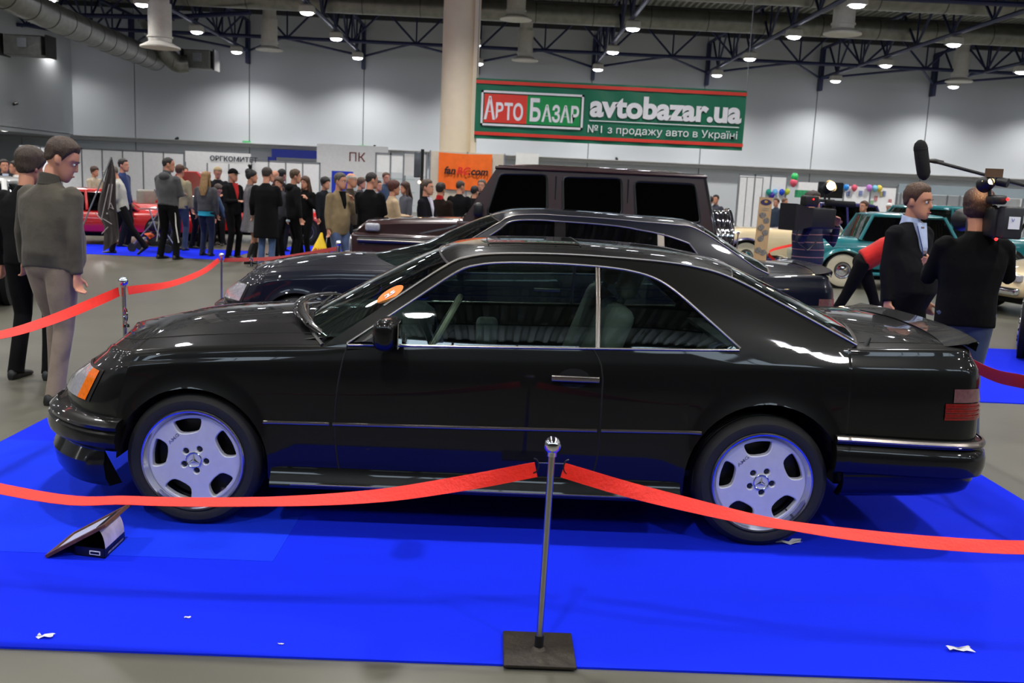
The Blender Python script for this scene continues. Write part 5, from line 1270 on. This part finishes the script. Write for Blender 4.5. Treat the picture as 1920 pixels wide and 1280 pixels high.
P('woman in silver sequin dress with black feather headpiece and black boots', u=470, Y=13.4, h=1.74, rz=110, top='777777', topmat=SEQ, hair=('feather', '0c0c0e'), hem=.60, skirt='boots', arms=A_FRONT, feet=((-.10, .05, 5), (.10, -.08, 0)))
P('man in long black coat and blue jeans seen from behind holding a phone', u=499, Y=12.8, h=1.79, rz=178, top='1a191a', bottom='47597c', hair=('short', '2c211b'), hem=.52, bulk=1.15, arms=(((-.2, -.1, -1), (.3, -.7, .3)), ((.22, 0, -1), (.1, -.5, -.8))), head=(0, 14))
P('bald man behind the man in the long black coat', u=516, Y=15.6, h=1.76, rz=-35, top='3c2c26', hair=('bald', '5a4a3c'), face=True)
P('dark haired man behind the bald man', u=528, Y=16.6, h=1.79, rz=150, top='22222a', hair=('short', '15120f'))
P('woman with brown hair peeking over the shoulder of the black coat', u=524, Y=14.6, h=1.62, rz=-20, top='33333a', hair=('bob', '4a3324'), face=True)
P('man in dark puffer jacket facing right with a sparkling shoulder bag', u=551, Y=13.5, h=1.78, rz=125, top='242326', bottom='17171a', hair=('short', '4b3826'), head=(-10, 5), arms=A_DOWN, extra=[('hood', '232225'), ('bag', '')])
P('woman with long brown hair in black, hands held at her chest', u=573, Y=14.4, h=1.66, rz=-25, top='141416', bottom='121214', hair=('long', '4a3020'), face=True, arms=(((-.2, -.1, -1), (.45, -.5, .8)), ((.2, -.1, -1), (-.45, -.5, .8))))
P('woman with dark bobbed hair behind the beige jacket man', u=609, Y=15, h=1.66, rz=60, top='2c3038', hair=('bob', '1d1613'))
P('man in beige jacket and jeans holding his chin and a yellow bag', u=636, Y=10.6, h=1.74, rz=55, top='7d6b4e', bottom='4a5878', hair=('short', '4c443c'), face=True, bulk=1.08, hem=.80, arms=(((-.12, .05, -1), (0, -.1, -1)), ((.12, -.35, -1), (-.5, -.35, .95))), head=(15, 3), extra=[('shirt', '141414')])
P('older man with white hair in brown jacket right of the beige jacket man', u=657, Y=12.4, h=1.76, rz=70, top='3d332b', hair=('balding', 'b5aca0'), face=True)
P('man with shaved dark hair in black jacket seen from behind', u=694, Y=10.8, h=1.78, rz=160, top='161618', bottom='141416', hair=('buzz', '1f1915'), bulk=1.2, head=(-35, 8), arms=A_FRONT)
P('woman in loose beige poncho with red brown hair', u=737, Y=11.6, h=1.66, rz=110, top='b79f80', bottom='22222a', hair=('bob', '4c241a'), bulk=1.12, hem=.78, arms=A_FRONT)
P('woman with curly brown hair in grey behind the poncho woman', u=761, Y=15, h=1.64, rz=-60, top='4c4d55', hair=('long', '3d261c'))
P('man in dark suit with open white shirt leaning towards the right', u=800, Y=10.9, h=1.70, rz=70, top='1b1c24', bottom='1b1c24', hair=('short', '4a3b30'), face=True, arms=(((-.1, -.3, -1), (.1, -.9, -.1)), ((.1, -.3, -1), (-.1, -.9, -.1))), extra=[('shirt', 'd6cfdf')])
P('person in dark brown jacket with red collar beside the suited man', u=826, Y=12.2, h=1.66, rz=160, top='33241e', hair=('short', '1a1512'), collar='b01c22')
P('man in black jacket with short hair below the orange flag', u=862, Y=14.5, h=1.72, rz=165, top='17181c', hair=('buzz', '33281f'), head=(-35, 8))
P('person with black hair behind the maroon off roader windscreen', u=890, Y=15.5, h=1.62, rz=150, top='1a1a1e', hair=('short', '121010'))
P('grey haired man below the right edge of the orange flag', u=904, Y=16.4, h=1.76, rz=-20, top='2a2a2e', hair=('short', '5b5248'), face=True)
P('person with brown hair behind the black jacket man', u=676, Y=17, h=1.68, rz=80, top='444248', hair=('bob', '50382a'))
P('man in blue grey by the glass shelves', u=723, Y=20, h=1.84, rz=40, top='38475c', hair=('short', '5b4230'))
P('woman in pale top behind the shaved head man', u=708, Y=17.5, h=1.64, rz=60, top='8b8f9c', hair=('short', '2a211c'))
# ---- right-hand group
P('cameraman in navy striped sweater with a large camera on his shoulder', u=1524, Y=6.5, h=1.76, rz=35, top='1d2038', topmat=stripes('navy_striped_knit', '1b1e38', '9a6a68', .085, .11), bottom='1a1a20', hair=('short', '2d221b'), fine=True, bulk=1.15, head=(-8, 0),
  arms=(((-.45, -.55, -.65), (.25, -.35, .95)), ((.35, -.45, -.7), (-.35, -.35, .95))))
P('man in dark suit with striped tie and badge being interviewed', XY=(at(1712, 400, 1, 3.15).x, 3.15), h=1.83, rz=32, top='1d1c20', bottom='141417', hair=('short', '4a3222'), fine=True, face=True, bulk=1.28, hem=.80, head=(12, 4), hs=1.08, arms=A_DOWN, extra=[('shirt', 'a9b6d6'), ('tie', ''), ('badge', '')], collar='a9b6d6')
P('cameraman in black t shirt and jeans seen from behind, camera on his right shoulder', XY=(at(1822, 500, 1, 2.12).x, 2.12), h=1.79, rz=172, top='131315', bottom='3c4761', hair=('bob', '3a2418'), fine=True, bulk=1.10, hem=.84, head=(-25, 6), hs=1.08, shoes=mat('grey_shoe', (.25, .25, .27), .6, vary=.2),
  arms=(((-.35, -.5, -.75), (.15, -.6, .8)), ((.16, -.45, -.9), (-.25, -.85, .25))), feet=((-.13, .0, 6), (.15, .03, -8)))
P('person in red jacket and black trousers leaning over with legs apart behind the suited man', u=1632, Y=7.2, h=1.78, rz=80, lean=58, top='b5231f', bottom='121214', hair=('short', '2a201a'), feet=((-.05, .38, 0), (.08, -.34, 0)), hem=.95, arms=(((-.1, -.8, -1), (0, -.5, -1)), ((.1, -.8, -1), (0, -.5, -1))))
P('man in black sweater facing left between the teal cars', u=1625, Y=16.0, h=1.68, rz=-60, top='17171a', hair=('short', '4a3020'), face=True)
P('person with dark hair behind the chrome spare wheel cover, left one', u=1334, Y=20, h=1.62, rz=170, top='34343c', hair=('short', '2a201a'))
P('person with dark hair behind the chrome spare wheel cover, right one', u=1345, Y=21.5, h=1.66, rz=-40, top='40404a', hair=('short', '1f1a17'))
P('boy with brown hair behind the beige display board', u=1459, Y=22.8, h=1.64, rz=-50, top='2f3a4a', hair=('short', '4c3627'))
P('person with reddish hair left of the striped cameraman head', u=1474, Y=24, h=1.65, rz=40, top='2d2d33', hair=('short', '6a4a34'))
P('man with grey hair at the far stand behind the teal saloon', u=1784, Y=22.5, h=1.66, rz=150, top='5a554e', hair=('short', '7a6a58'))
P('person in white cap and white jacket beyond the teal saloon', u=1671, Y=23, h=1.66, rz=30, top='c8c8c6', hair=('cap', 'd8d8d6'))
P('person with tan face beside the dark vintage roof', u=1588, Y=23.5, h=1.62, rz=-20, top='3c3c44', hair=('short', '6b5440'), face=True)
# ================================================================== BARRIER, SIGN, PROPS
def stanchion(base, top, label, plate=True):
    base = Vector(base); top = Vector(top); t = thing('barrier_post', label, 'barrier post', base, group='chrome barrier posts'); v = top-base; d = v.normalized()
    MB().rbox((-.130, -.128, 0), (.130, .128, .014), .005).build('base_plate', STEEL, t)
    MB().tube([(0, 0, .012), d*.065], .0165, 16).build('sleeve', BLACKPL, t)
    MB().lathe([(.03, .014), (.024, .02), (.017, .022)], 16).build('weld', STEEL, t)
    MB().tube([d*.06, v-d*.02], .0125, 20).build('pole', mat('brushed_post', (.74, .73, .70), .22, 1, vary=.04), t)
    mb = MB().ball(v, .031, 28, 18); mb.tube([v-d*.04, v-d*.024], .017, 16); mb.build('ball_finial', mat('chrome_ball', (.88, .88, .9), .05, 1, vary=.03), t)
    return t, base, v, d
t, b0, v0, d0 = stanchion((1.611, -1.11, .008), at(1036, 834, 1, -1.10), 'chrome barrier post with ball top and square steel base in the front middle')
wire = MB()
hz = v0-d0*.066
wire.tube([hz-Vector((.045, 0, 0)), hz+Vector((.045, 0, 0))], .0022, 6)
wire.build('hook_bar', CHROME, t)
for s in (-1, 1):
    c = hz+Vector((s*.062, 0, -.012)); a = [c+Vector((s*-.018*cos(q), 0, .026*sin(q))) for q in [-pi/2+pi*k/12 for k in range(13)]]
    MB().tube(a+[c+Vector((s*.0, 0, .026))], .0028, 6).build('ring', BLACKPL, t)
p = at(231, 527, 2, .955); stanchion((p.x+.01, p.y, 0), p, 'chrome barrier post behind the bonnet of the black coupe')
q = at(415, 478, 1, 7.03); stanchion((at(415, 585, 2, 0).x, 7.03, 0), q, 'chrome barrier post left of the navy saloon nose')
r_ = at(635, 456, 2, .96); stanchion((r_.x, r_.y, 0.0), r_, 'chrome barrier post in front of the maroon off roader')
s4 = at(1691, 594, 2, .94); stanchion((s4.x, s4.y, .008), s4, 'chrome barrier post behind the black coupe boot lid')
s5 = at(1520, 447, 2, .95); stanchion((s5.x, s5.y, 0), s5, 'chrome barrier post beside the striped cameraman')
s6 = at(1384, 437, 2, .95); stanchion((s6.x, s6.y, 0), s6, 'chrome barrier post in front of the white wall tyre')
s0 = Vector((-1.95, -1.05, 0)); stanchion(s0, s0+Vector((0, 0, .93)), 'chrome barrier post just outside the left edge of the picture')
def ribbon(name_label, pts, wd=.055, m=REDTAPE):
    "pts: (Vector centre, twist in degrees)"
    P = smooth_poly([p for p, _ in pts], 8); L = len(P); rows = []
    for i, p in enumerate(P):
        k = i/8; j = min(int(k), len(pts)-2); tw = radians(pts[j][1]+(pts[j+1][1]-pts[j][1])*(k-j))
        tn = (P[min(i+1, L-1)]-P[max(i-1, 0)]).normalized(); up = Vector((0, 0, 1)); up = (up-tn*up.dot(tn)).normalized(); sd_ = tn.cross(up)
        w_ = up*cos(tw)+sd_*sin(tw); n_ = tn.cross(w_)
        rows.append([p+w_*wd*.5+n_*.0008, p+n_*(.0012+.002*sin(i*.9)), p-w_*wd*.5+n_*.0008, p-w_*wd*.5-n_*.0008, p+n_*(-.0008+.002*sin(i*.9)), p+w_*wd*.5-n_*.0008])
    mb = MB().loft(rows, cap=True)
    return tag(mb.build('barrier_ribbon', m, angle=60), name_label, 'barrier ribbon', 'red barrier ribbons')
Yp = -1.10
A = [(at(1005, 880, 1, Yp), 0), (at(860, 907, 1, Yp), 28), (at(700, 930, 1, Yp), 52), (at(500, 940, 1, Yp), 72), (at(250, 938, 1, -1.09), 76), (at(0, 916, 1, -1.07), 72), (s0+Vector((.06, 0, .86)), 30)]
ribbon('long red ribbon sagging from the front post to the left edge', A)
Bp = [(at(1055, 881, 1, Yp), -0), (at(1180, 918, 1, -1.12), -25), (at(1300, 948, 1, -1.15), -45), (at(1400, 971, 1, -1.18), -62), (at(1480, 985, 1, -1.2), -74), (at(1600, 1002, 1, -1.22), -62), (at(1760, 1018, 1, -1.25), -56), (at(1920, 1026, 1, -1.28), -54), (at(2100, 1020, 1, -1.3), -50)]
ribbon('long red ribbon sagging from the front post to the right edge', Bp)
S3 = Vector(p); S2 = Vector(q)
C_ = [(S3+Vector((-.03, 0, -.07)), 5), (at(190, 561, 1, S3.y-.25), 20), (at(100, 598, 1, S3.y-.8), 45), (at(0, 628, 1, S3.y-1.3), 62), (at(-120, 640, 1, S3.y-1.6), 60)]
ribbon('red ribbon in front of the man in the olive sweater', C_, .06)
D_ = [(S3+Vector((.03, 0, -.06)), -10), (S3.lerp(S2, .35)+Vector((0, 0, -.13)), -40), (S3.lerp(S2, .7)+Vector((0, 0, -.12)), -40), (S2+Vector((-.03, 0, -.06)), -20)]
ribbon('red ribbon between the two posts left of the navy saloon', D_)
DRED = mat('dark_red_ribbon', (.55, .08, .08), .6, vary=.06, vscale=30)
R6 = Vector(r_)
ribbon('dark red ribbon behind the navy saloon bonnet', [(S2+Vector((.03, 0, -.06)), -20), (S2.lerp(R6, .5)+Vector((0, 0, -.10)), -35), (R6+Vector((-.02, 0, -.06)), -20)], .05, DRED)
S4 = Vector(s4)
ribbon('dark red ribbon behind the tail of the black coupe', [(S4+Vector((.03, 0, -.06)), 0), (at(1838, 692, 1, 1.05), 10), (at(1920, 716, 1, .55), 10), (at(2050, 740, 1, .1), 10)], .075, mat('deep_red_ribbon', (.62, .07, .07), .6, vary=.06, vscale=30))
S6 = Vector(s6); S5 = Vector(s5)
ribbon('pale red ribbon hanging by the beige display board', [(S5+Vector((-.02, 0, -.06)), 0), (at(1445, 470, 1, S5.y), 30), (at(1455, 490, 1, S5.y+.2), 50), (at(1480, 503, 1, S5.y+.1), 50)], .05)
# ---- information board propped on a small box at lower left
A1 = at(87, 1046, 2, .010); B1 = at(139, 1003, 2, .010); D1 = at(199, 988, 1, A1.y+.02); ue = (B1-A1); us = (D1-A1)
t = thing('information_board', 'framed information board leaning on a small box on the blue carpet', 'sign', A1)
nn = us.cross(ue).normalized(); nn = nn if nn.z > 0 else -nn
def slab(u0, u1, v0, v1, z0, z1):
    vs = []
    for zz in (z0, z1):
        for a, b in ((u0, v0), (u1, v0), (u1, v1), (u0, v1)): vs.append(ue*a+us*b+nn*zz)
    return MB().add(vs, [(3,2,1,0),(4,5,6,7),(0,1,5,4),(1,2,6,5),(2,3,7,6),(3,0,4,7)])
WOODF = mat('brown_wood_frame', (.34, .21, .13), .5, vary=.3, vscale=30, stretch=(1, 6, 1))
slab(0, 1, 0, 1, 0, .004).build('backing', WOODF, t, smooth=False)
for u0, u1, v0, v1 in ((0, .1, 0, 1), (.9, 1, 0, 1), (.1, .9, 0, .07), (.1, .9, .93, 1)): slab(u0, u1, v0, v1, .004, .014).build('frame_bar', WOODF, t, smooth=False)
slab(.1, .9, .07, .93, .004, .007).build('sheet', mat('pale_printed_sheet', (.72, .74, .82), .3, vary=.06, vscale=30), t, smooth=False)
g0 = at(197, 1047, 2, .0085); g1 = at(234, 1012, 2, .0085); g2 = at(140, 1040, 2, .0085)
ex = (g2-g0); ey = (g1-g0); ex.z = ey.z = 0
t = thing('cardboard_box', 'small black and white printed box propping up the framed board', 'box', g0)
BOXB = mat('black_printed_card', (.06, .06, .09), .4, vary=.2, vscale=30)
def par(a0, a1, b0, b1, z0, z1):
    vs = [ex*a+ey*b+Vector((0, 0, z)) for z in (z0, z1) for a, b in ((a0, b0), (a1, b0), (a1, b1), (a0, b1))]
    return MB().add(vs, [(3,2,1,0),(4,5,6,7),(0,1,5,4),(1,2,6,5),(2,3,7,6),(3,0,4,7)])
hb = .042
mb = par(0, 1, 0, .03, 0, hb); m2 = par(0, .03, 0, 1, 0, hb); mb.add(m2.v, m2.f); m2 = par(0, 1, .97, 1, 0, hb); mb.add(m2.v, m2.f); m2 = par(.97, 1, 0, 1, 0, hb); mb.add(m2.v, m2.f); m2 = par(0, 1, 0, 1, 0, .004); mb.add(m2.v, m2.f)
mb.build('tray', BOXB, t, smooth=False)
rows = []
for k in range(13):
    a = k/12; z = hb+.095*sin(a*1.35); x = .0+.30*(1-cos(a*1.5)); rows.append([ex*x+ey*b+Vector((0, 0, z)) for b in (.02, .35, .7, .98)])
MB().grid(rows[:11]).build('curved_card', mat('white_printed_card', (.82, .76, .78), .5, vary=.25, vscale=14), t)
MB().grid([[p+Vector((0, 0, .001)) for p in r] for r in rows[9:]]).build('card_strip', BOXB, t)
par(.15, .5, -.012, 0, .012, .030).build('white_tag', WHITE, t, smooth=False); par(.18, .47, -.016, -.010, .016, .026).build('tag_print', BOXB, t, smooth=False)
MB().add([ey*.12+Vector((.004, -.004, .012)), ey*.9+Vector((.004, -.004, .012)), ey*.9+Vector((.004, -.004, .022)), ey*.12+Vector((.004, -.004, .022))], [(0, 1, 2, 3)]).build('side_print', mat('grey_print', (.45, .45, .5), .5, vary=.6, vscale=120), t, smooth=False)
# ---- boom microphone held out over the interview
m0 = at(1729, 300, 1, 2.75)
t = thing('boom_microphone', 'long black boom pole with fuzzy microphone above the suited man', 'microphone', m0)
ax_ = (at(1724, 268, 1, 2.75)-at(1732, 332, 1, 2.75)).normalized()
FOAM = mat('black_foam', (.05, .05, .05), .95, vary=.2, vscale=60, bump=.5, bscale=300)
L = .15; MB().tube([ax_*(-L), ax_*(-L+.02), ax_*(-L+.05), ax_*0, ax_*(L-.05), ax_*(L-.02), ax_*L], [.012, .036, .048, .050, .049, .038, .012], 20).build('foam_windshield', FOAM, t)
MB().tube([ax_*.078, ax_*.086], .0515, 20).build('ring_seam', BLACKPL, t)
e1 = at(1752, 302, 1, 2.75)-m0; e2 = at(1768, 305, 1, 2.75)-m0; e3 = at(1990, 366, 1, 2.6)-m0
MB().tube([Vector((.04, 0, 0)), e1, e2], [.012, .018, .016], 10).build('shock_mount', BLACKPL, t)
MB().tube([e1*.9, e3], .0125, 12).build('pole', mat('grey_pole', (.16, .16, .17), .35, .4, vary=.1), t)
# ---- video cameras
LED = mat('red_led', (1, .1, .1), .3, emit=(1, .1, .1), estr=6, vary=.02); LAMPY = mat('camera_light_glow', (1, .85, .6), .3, emit=(1, .85, .62), estr=40, vary=.02); GUN = mat('camera_black', (.075, .075, .08), .45, vary=.2, vscale=20)
c = at(1878, 418, 1, 1.88)
t = thing('video_camera', 'black shoulder camera with white label and red lights carried by the t shirt cameraman', 'video camera', c, radians(-8))
MB().rbox((-.055, .0, -.10), (.08, .52, .10), .02).build('camera_body', GUN, t)
MB().rbox((-.028, -.10, -.10), (.098, .02, .11), .015).build('battery', mat('battery_grey', (.15, .15, .16), .5, vary=.15, vscale=20), t)
MB().box((.005, -.104, -.035), (.075, -.1, .045)).build('white_label', WHITE, t, smooth=False)
text('lettering', 'V', .03, face_y(.02, -.105, .012), mat('blue_lettering', (.25, .3, .6), .5, vary=.05), t)
for x, z in ((-.015, .155), (-.055, -.105)): MB().ball((x, -.09, z), .010, 10, 8).build('tally_light', LED, t)
MB().rbox((-.09, -.06, .12), (-.0, .10, .18), .02).build('top_module', GUN, t)
MB().tube([(-.07, .06, .14), (-.08, .07, .23)], .012, 8).build('light_stem', GUN, t)
M = Matrix.Translation((-.10, .06, .255))@Matrix.Rotation(radians(80), 4, 'X')
MB().lathe([(.02, .07), (.04, .05), (.048, 0), (.055, -.05)], 20, M).build('light_head', GUN, t); MB().lathe([(.001, -.03), (.043, -.03)], 20, M).build('light_glass', LAMPY, t)
MB().ball((-.125, .035, .265), .018, 12, 8).build('light_bulb', LAMPY, t)
MB().box((-.14, .0, .295), (-.03, .012, .35)).build('barn_door', mat('brown_flap', (.36, .25, .16), .6, vary=.2), t, smooth=False); MB().tube([(-.05, .02, .27), (-.0, -.02, .26)], .03, 12).build('light_back', GUN, t)
MB().tube([(.10, -.02, .11), (.135, -.05, .03), (.11, .0, -.09)], .008, 6).build('cable', GUN, t); MB().tube([(-.02, .1, .10), (.0, .25, .19), (-.02, .45, .11)], .018, 8).build('handle', GUN, t); MB().lathe([(.05, .52), (.06, .60), (.085, .74), (.08, .74), (.05, .6)], 20, Matrix.Translation((0, 0, 0))@Matrix.Rotation(-pi/2, 4, 'X')).build('lens', GUN, t)
c = at(1532, 408, 1, 6.12)
t = thing('video_camera', 'large black shoulder camera with bright light held by the striped cameraman', 'video camera', c, radians(20))
MB().rbox((-.16, -.10, -.12), (.18, .12, .11), .02).build('camera_body', GUN, t)
MB().loft([[(x, y*.5, z*.5) for y, z in ((-a, -b), (a, -b), (a, b), (-a, b))] for x, a, b in ((-.40, .28, .29), (-.385, .28, .29), (-.26, .24, .24), (-.14, .2, .2))], cap=True).build('lens_hood', GUN, t, smooth=False)
MB().tube([(-.05, -.02, .11), (-.02, -.03, .19), (.18, -.03, .19), (.20, -.02, .10)], .018, 8).build('handle', GUN, t)
MB().rbox((-.28, -.14, .12), (-.10, -.03, .24), .02).build('viewfinder', GUN, t); MB().ball((-.19, -.15, .20), .008, 8, 6).build('tally_light', LED, t)
MB().tube([(.05, -.06, .17), (.42, -.08, .16)], [.03, .035], 12).build('gun_microphone', FOAM, t)
MB().tube([(.08, 0, .19), (.08, 0, .27)], .012, 8).build('light_stem', GUN, t)
M = Matrix.Translation((.08, -.04, .33))@Matrix.Rotation(radians(60), 4, 'X'); MB().lathe([(.03, -.06), (.06, -.04), (.07, .05)], 20, M).build('light_head', GUN, t); MB().ball((.09, -.07, .355), .045, 14, 10).build('light_bulb', LAMPY, t)
MB().tube([(-.3, -.1, -.1), (-.36, -.12, -.25), (-.2, -.14, -.36), (-.05, -.1, -.25)], .008, 6).build('cable', GUN, t)
# ---- dark flag on a slanted pole
f0 = at(209, 294, 1, 13.0); fb = at(160, 412, 1, 13.0); gnd = fb+(fb-f0)*((fb.z)/(f0.z-fb.z))
t = thing('dark_flag', 'dark grey flag with pale outline print hanging from a slanted pole on the left', 'flag', (gnd.x, gnd.y, 0))
O = Vector((gnd.x, gnd.y, 0)); MB().tube([Vector((0, 0, 0)), f0-O], .014, 8).build('pole', ALU, t)
def fp(u, v): return at(u, v, 1, 13.0)-O
L0 = loopspl([fp(208, 295), fp(184, 372), fp(180, 398), fp(194, 425), fp(193, 473)], 16); L1 = loopspl([fp(210, 295), fp(217, 330), fp(219, 380), fp(226, 440), fp(224, 448)], 16)
MB().grid([[a.lerp(b, k/10)+Vector((0, .045*sin(k*1.5+i*.2)*min(1, i/5), 0)) for k in range(11)] for i, (a, b) in enumerate(zip(L0, L1))]).build('cloth', mat('dark_flag_cloth', (.27, .24, .24), .8, vary=.12, bump=.2, bscale=12), t)
PALE = mat('pale_flag_print', (.66, .62, .62), .7, vary=.05)
for ln in (((207, 345), (193, 408), (212, 420)), ((213, 345), (207, 388), (214, 390)), ((205, 392), (210, 380), (215, 392)), ((180, 398), (194, 412)), ((193, 438), (205, 425))): MB().tube([fp(*q)+Vector((0, -.055, 0)) for q in ln], .008, 6).build('print_line', PALE, t)
for q in ((197, 339), (189, 360), (203, 400), (196, 322)): MB().ball(fp(*q)+Vector((0, -.05, 0)), (.018, .008, .018), 10, 6).build('print_dot', PALE, t)
# ---- yellow carrier bag
hb_ = at(603, 436, 1, 10.35); t = thing('carrier_bag', 'yellow plastic bag with red lettering hanging from the beige jacket man hand', 'bag', hb_)
zb_ = at(600, 483, 1, 10.35).z-hb_.z
MB().loft([[(.02*cos(q)*k1+x0, .02*sin(q)*k2, z) for q in [2*pi*k/20 for k in range(20)]] for k1, k2, x0, z in ((.8, .8, 0, .0), (2.0, 1.5, -.01, zb_*.2), (4.6, 3, -.02, zb_*.5), (7.2, 3.8, -.03, zb_*.85), (8.2, 3.6, -.035, zb_), (7.6, 3, -.035, zb_*1.01))], cap=True).build('bag_film', mat('yellow_plastic', (.93, .78, .12), .35, vary=.1, bump=.3, bscale=20), t)
text('lettering', 'ФИЛ', .085, face_y(-.11, -.082, zb_*.78), mat('bag_red', (.75, .2, .1), .5, vary=.05), t, .003)
# ---- folding pushchair with orange cloth
b = at(292, 462, 2, 0); b = Vector((at(290, 455, 1, 15.0).x, 15.0, 0)); t = thing('pushchair', 'folding pushchair with silver frame and orange seat by the hooded man', 'pushchair', b)
for y in (-.22, .22):
    MB().tube([(-.38, y, .12), (.0, y, .55), (.28, y, 1.02)], .014, 8).build('frame_tube', ALU, t); MB().tube([(.34, y, .10), (.12, y, .45), (-.02, y, .9)], .014, 8).build('frame_tube', ALU, t)
    for x in (-.38, .34): MB().lathe([(.03, -.02), (.085, -.02), (.09, 0), (.085, .02), (.03, .02)], 20, Matrix.Translation((x, y, .09))@Matrix.Rotation(pi/2, 4, 'X'), cap=True).build('wheel', RUBBER, t)
MB().grid([[(-.30+.55*k/8-.0, y, .28+.1*sin(k*.8)+(.42*max(0, k-4)/4)) for y in (-.2, 0, .2)] for k in range(9)]).build('seat_cloth', mat('orange_seat_cloth', (.80, .33, .12), .85, vary=.15, bump=.3, bscale=20), t)
MB().rbox((-.1, -.18, .42), (.3, .18, .62), .07).build('black_bag', BLACKPL, t)
# ---- screen on a tall stand near the orange flag
b = at(786, 300, 1, 15.5); t = thing('display_stand', 'slim tall screen on a dark post left of the orange flag', 'screen', (b.x, 15.5, 0))
z0 = at(786, 333, 1, 15.5).z; z1 = at(786, 285, 1, 15.5).z
MB().rbox((-.09, -.18, z0), (.05, .02, z1), .02).build('screen_panel', mat('grey_screen', (.30, .31, .33), .25, vary=.2, vscale=5), t); MB().tube([(.065, 0, 0), (.065, 0, z1+.06)], .035, 10).build('post', BLACKPL, t); MB().rbox((-.25, -.25, 0), (.35, .25, .03), .01).build('base', BLACKPL, t)
for dx in (.02, .1): MB().ball((dx, -.06, z0-.09), .028, 10, 8).build('spot_lamp', mat('warm_spot', (1, .8, .6), .3, emit=(1, .8, .6), estr=15, vary=.02), t)
# ---- beige display board with engine pictures
YD = 9.2
tl_ = at(1425, 369, 1, YD); tr_ = at(1449, 371, 1, YD+.25); bl_ = at(1412, 490, 1, YD-.05); 
t = thing('display_board', 'narrow beige display board with grey engine pictures and oval emblem', 'display board', (bl_.x, YD, 0)); O = Vector((bl_.x, YD, 0))
uu = tr_-tl_; vv = bl_-tl_
def bp_(a, b, o): return tl_-O+uu*a+vv*b+Vector((0, -o, 0))
mb = MB().add([bp_(a, b, o) for o in (0, -.02) for a, b in ((0, 0), (1, 0), (1, 1), (0, 1))], [(0,1,2,3),(7,6,5,4),(0,4,5,1),(1,5,6,2),(2,6,7,3),(3,7,4,0)]); mb.build('board', mat('beige_card', (.72, .60, .44), .6, vary=.06), t, smooth=False)
MB().add([bp_(.5+.42*cos(2*pi*k/20), .075+.045*sin(2*pi*k/20), .006) for k in range(20)], [tuple(range(20))]).build('oval_emblem', mat('emblem_purple', (.2, .15, .35), .5, vary=.3, vscale=40), t, smooth=False)
MB().add([bp_(.5+.14*cos(2*pi*k/12), .065+.02*sin(2*pi*k/12), .009) for k in range(12)], [tuple(range(12))]).build('emblem_crest', mat('emblem_gold', (.75, .6, .2), .5, vary=.2), t, smooth=False)
for k, (a, b) in enumerate(((.35, .28), (.68, .36), (.32, .47), (.7, .55), (.4, .64), (.3, .82), (.7, .86))):
    rn = random.Random(k); MB().add([bp_(a+(.22+.07*rn.random())*cos(2*pi*q/9), b+(.04+.015*rn.random())*sin(2*pi*q/9), .006) for q in range(9)], [tuple(range(9))]).build('engine_picture', mat('engine_grey', (.45, .44, .43), .5, vary=.6, vscale=40), t, smooth=False)
for b in (.17, .195): MB().add([bp_(q, z, .006) for q, z in ((.2, b), (.8, b), (.8, b+.006), (.2, b+.006))], [(0, 1, 2, 3)]).build('print_line', mat('grey_print', (.45, .45, .5)), t, smooth=False)
for a in (.1, .9): p_ = bp_(a, 1, 0); MB().tube([p_, (p_.x, p_.y+.02, 0)], .015, 8).build('leg', ALU, t)
b = at(540, 414, 1, 12.55)
t = thing('mobile_phone', 'small phone in the hand of the man in the long black coat', 'phone', b); MB().rbox((-.035, -.01, -.02), (.035, .01, .02), .006).build('case', mat('phone_silver', (.6, .65, .68), .3, .5, vary=.1), t)
